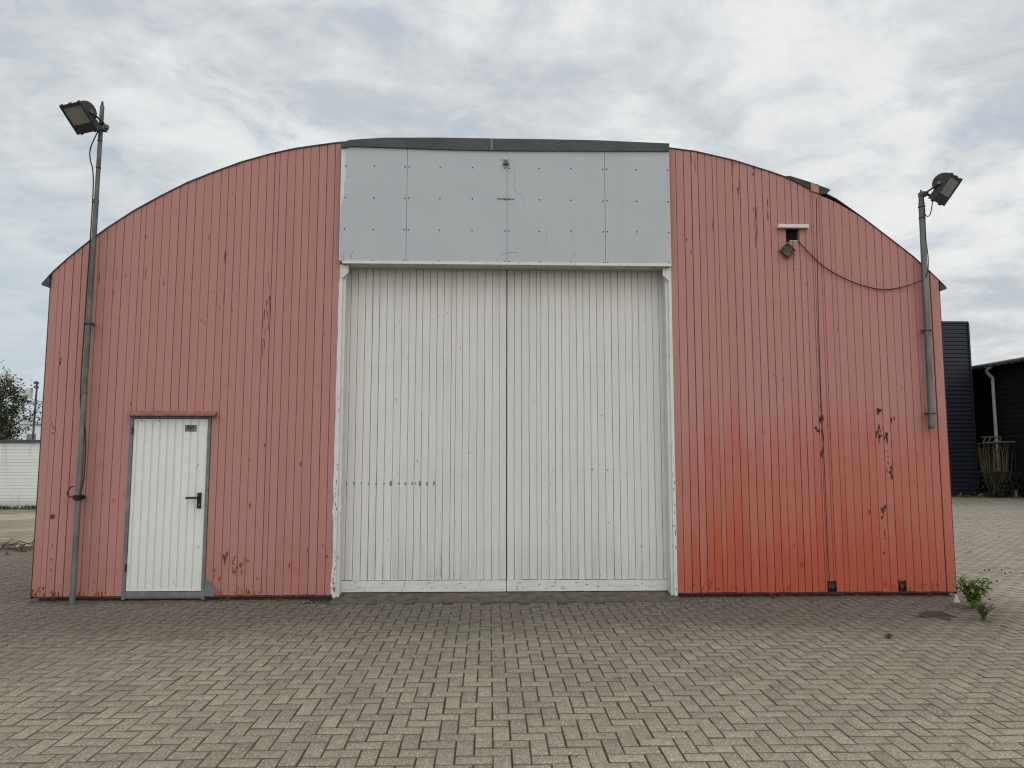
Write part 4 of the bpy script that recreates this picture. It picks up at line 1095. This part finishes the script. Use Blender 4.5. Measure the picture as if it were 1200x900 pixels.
# ------------------------------------------------------------------ right background
def f_navy(T):
    n = T.noise(T.pos, 1.2, 4)
    return T.mix(n, (.0075, .009, .016), (.013, .015, .024)), n
M_navy = material('navy_corrugated_steel', f_navy, .42, .35)
M_blackw = plain('black_stained_board', (.0058, .0062, .0054), .4, 3, .7, .2, stretch=(.5, .5, 4))
q0 = F(1090, 379, 26.3); q1 = F(1136, 379, 26.3); nx1 = G(1147, 582).x-.02; nz = q1.z
nv = thing('corrugated_shed', (14, 26.3, 0), 'tall navy-black corrugated steel building right behind the red warehouse', 'building')
mb = MB(); pit = .155; n = int(nz/pit); pr = []
for k in range(n):
    z_ = k*nz/n; d_ = nz/n; pr += [(0, z_), (0, z_+d_*.45), (-.035, z_+d_*.6), (-.035, z_+d_*.85)]
pr.append((0, nz))
xl_, xr_ = 9.0, nx1; vs = [(x_, 26.3+dy, z_) for x_ in (xl_, xr_) for dy, z_ in pr]; n = len(pr)
mb.add(vs, [(i, n+i, n+i+1, i+1) for i in range(n-1)], M_navy)
mb.build('wall', nv)
mb = MB(); mb.box(xl_, xr_-.001, 26.34, 40, 0, nz-.02, M_navy); mb.build('shell', nv)
mb = MB(); mb.box(xl_, xr_+.03, 26.24, 40.1, nz, nz+.07, M_navy); mb.build('roof_trim', nv)
mb = MB(); mb.box(xr_, xr_+.05, 26.24, 26.5, 0, nz-.001, M_navy); mb.build('corner_trim', nv)

# barn: long eaves wall facing left, standing at x = bx
bx = 19.55
M_pipe = plain('pale_zinc_pipe', (.30, .29, .28), .2, 4, .5)
def onx(px, py, X=bx):
    d = ray(px, py); d = d*(X/d.x); return Vector((X, d.y, CH+d.z))
e0, e1 = onx(1140, 432, 19.2), onx(1200, 419, 19.2)
ez = (e0.z+e1.z)/2; print('eave z', e0, e1)
bn = thing('barn', (bx, 24, 0), 'low black boarded barn with grey eaves gutter at the right edge', 'barn')
ys, ye = 16.0, onx(1170, 500).y; y_end = 31.
print('recess', ye)
mb = MB(); n = int((ez-.1)/.185); rng = random.Random(41)
for k in range(n):
    z_ = .12+k*(ez-.15)/n; h_ = (ez-.15)/n
    mb.add([(bx, ys, z_), (bx, ye, z_), (bx+.022, ye, z_+h_), (bx+.022, ys, z_+h_), (bx+.03, ys, z_), (bx+.03, ye, z_)], [(0, 3, 2, 1), (0, 1, 5, 4), (1, 2, 5)], M_blackw, rng.random())
mb.box(bx+.024, bx+9, ys, ye-.001, 0, ez, M_blackw)
mb.build('wall', bn)
mb = MB(); mb.box(bx+1.2, bx+9, ye, y_end, 0, ez+.1, M_blackw); mb.box(bx-.3, bx+1.2, y_end-.2, y_end-.001, 0, ez-.05, M_blackw); mb.build('recessed_wall', bn)
mb = MB(); ov = bx-.40
mb.add([(ov, ys-.5, ez+.02), (ov, y_end, ez+.02), (bx+7, y_end, ez+.25), (bx+7, ys-.5, ez+.25), (ov, ys-.5, ez-.06), (ov, y_end, ez-.06), (bx+7, y_end, ez+.15), (bx+7, ys-.5, ez+.15)],
       [(0, 3, 2, 1), (4, 5, 6, 7), (0, 1, 5, 4), (0, 4, 7, 3), (1, 2, 6, 5)], M_flash); mb.build('roof', bn)
mb = MB(); mb.tube([(ov-.05, ys-.5, ez-.02), (ov-.05, y_end, ez-.02)], .075, M_galvd, 10)
for yy in np.arange(ys, y_end, .35): mb.box(ov-.135, ov+.02, yy, yy+.02, ez-.11, ez-.03, M_galvd)
mb.build('gutter', bn)
d0, d1, d2 = onx(1162.5, 440, ov), onx(1163.5, 449, bx-.2), onx(1169.5, 532, bx-.2)
mb = MB(); yy = d1.y
mb.tube(spline([Vector((ov-.03, d0.y, ez-.1)), Vector((ov-.01, yy, ez-.25)), Vector((bx-.2, yy, ez-.5))]), .06, M_pipe, 10); mb.tube([(bx-.2, yy, ez-.5), (bx-.2, yy, .05)], .06, M_pipe, 10); mb.build('downpipe', bn)
mb = MB(); mb.box(bx-.1, bx+9, ys, y_end, -.02, .1, M_plinth) if False else None

# small post
p = G(1190.5, 583); mb = MB(); mb.tube([(p.x, p.y, -.02), (p.x, p.y, .27)], .065, M_galv, 10); mb.tube([(p.x, p.y, .26), (p.x, p.y, .285)], .072, M_galvd, 10)
tag(mb.build('stub_post', loc=(p.x, p.y, 0)), 'short grey pipe post standing at the foot of the black barn', 'post')

# cage of willow sticks
c0, c1 = G(1151, 582), G(1181, 582); yc = c0.y-.15; ztop = F(1165, 520, yc).z
cg = thing('wire_cage', ((c0.x+c1.x)/2, yc, 0), 'tall rusty wire cage holding willow sticks between the navy building and the barn', 'cage')
mb = MB(); X0, X1 = F(1149, 520, yc).x, F(1180.5, 520, yc).x
for z_ in (.9, ztop):
    for a, b in (((X0, yc-.35), (X1, yc-.35)), ((X1, yc-.35), (X1, yc+.35)), ((X1, yc+.35), (X0, yc+.35)), ((X0, yc+.35), (X0, yc-.35))): mb.tube([(a[0], a[1], z_), (b[0], b[1], z_)], .016, M_blk, 6)
for a in (X0, X1):
    for b in (yc-.35, yc+.35): mb.tube([(a, b, 0), (a, b, ztop)], .018, M_blk, 6)
mb.build('frame', cg)
rng = random.Random(55); cxm = (X0+X1)/2
for k in range(64):
    u = rng.uniform(-1, 1); w_ = rng.uniform(-.3, .3); zt = ztop+rng.uniform(-.25, .12)
    tx_ = cxm+u*(X1-X0)*.47; bx_ = cxm+u*(X1-X0)*.22-.05
    pts = [Vector((bx_, yc+w_*.5, .25+rng.uniform(0, .3))), Vector((cxm+u*(X1-X0)*.40, yc+w_*.8, .75)), Vector((tx_+rng.gauss(0, .03), yc+w_, 1.3)), Vector((tx_+rng.gauss(0, .05), yc+w_, zt))]
    mb = MB(); mb.tube(spline(pts, 4), rng.uniform(.009, .017), M_stick, 5, rng.random()*(.9 if u < .4 else .3), r1=.006)
    tag(mb.build('willow_stick', loc=pts[0]), 'thin bent willow stick among the many packed upright in the wire cage', 'stick', 'willow sticks in the wire cage')
pal = thing('wooden_rack', (X0+.5, yc, ztop), 'small grey wooden slatted rack lying on top of the stick cage', 'rack')
mb = MB(); 
for k in range(4):
    xx = X0-.08+k*.2; mb.tube([(xx, yc-.25, ztop+.02), (xx+.12, yc-.22, ztop+.22)], .024, M_stick, 6, .35)
mb.build('slat', pal)
mb = MB(); mb.tube([(X0-.12, yc-.24, ztop+.23), (X0+.62, yc-.24, ztop+.25)], .025, M_stick, 6, .4); mb.tube([(X0-.05, yc-.3, ztop+.03), (X0+1.1, yc-.3, ztop+.07)], .03, M_stick, 6, .6); mb.build('rail', pal)
iv = thing('ivy', (cxm, yc-.3, 0), 'dark ivy growing round the foot of the stick cage', 'plant')
mb = MB(); st = MB()
for _ in range(1100):
    a = rng.uniform(0, 6.28); zz_ = rng.random()**1.4*.95; xx = rng.gauss(cxm+.05, .36); yy = yc-.1+rng.gauss(0, .22)
    leafquad(mb, (xx, yy, zz_), (math.cos(a), math.sin(a), .3), .09, .07, M_ivy, rng.random())
for _ in range(9):
    xx = rng.gauss(cxm, .3); st.tube([(xx, yc-.3, 0), (xx+.06, yc-.34, .4), (xx-.04, yc-.3, .85)], .012, M_bark, 5, r1=.005)
st.build('stem', iv); mb.build('foliage', iv)
# grass strip along the right buildings
mb = MB()
for _ in range(1600):
    xx = rng.uniform(12, 21); yy = 26.15-abs(rng.gauss(0, .25)); hh = rng.uniform(.03, .13)*(2 if rng.random() < .08 else 1)
    a = rng.uniform(0, 6.28); leafquad(mb, (xx, yy, 0), (math.cos(a)*.5, math.sin(a)*.5, 1), hh, hh*.3, rng.choice((M_leafdry, M_ivy, M_leafdry)), rng.random(), .1)
tag(mb.build('edge_weeds'), 'thin strip of dry weeds along the foot of the dark buildings', 'weeds', kind='stuff')
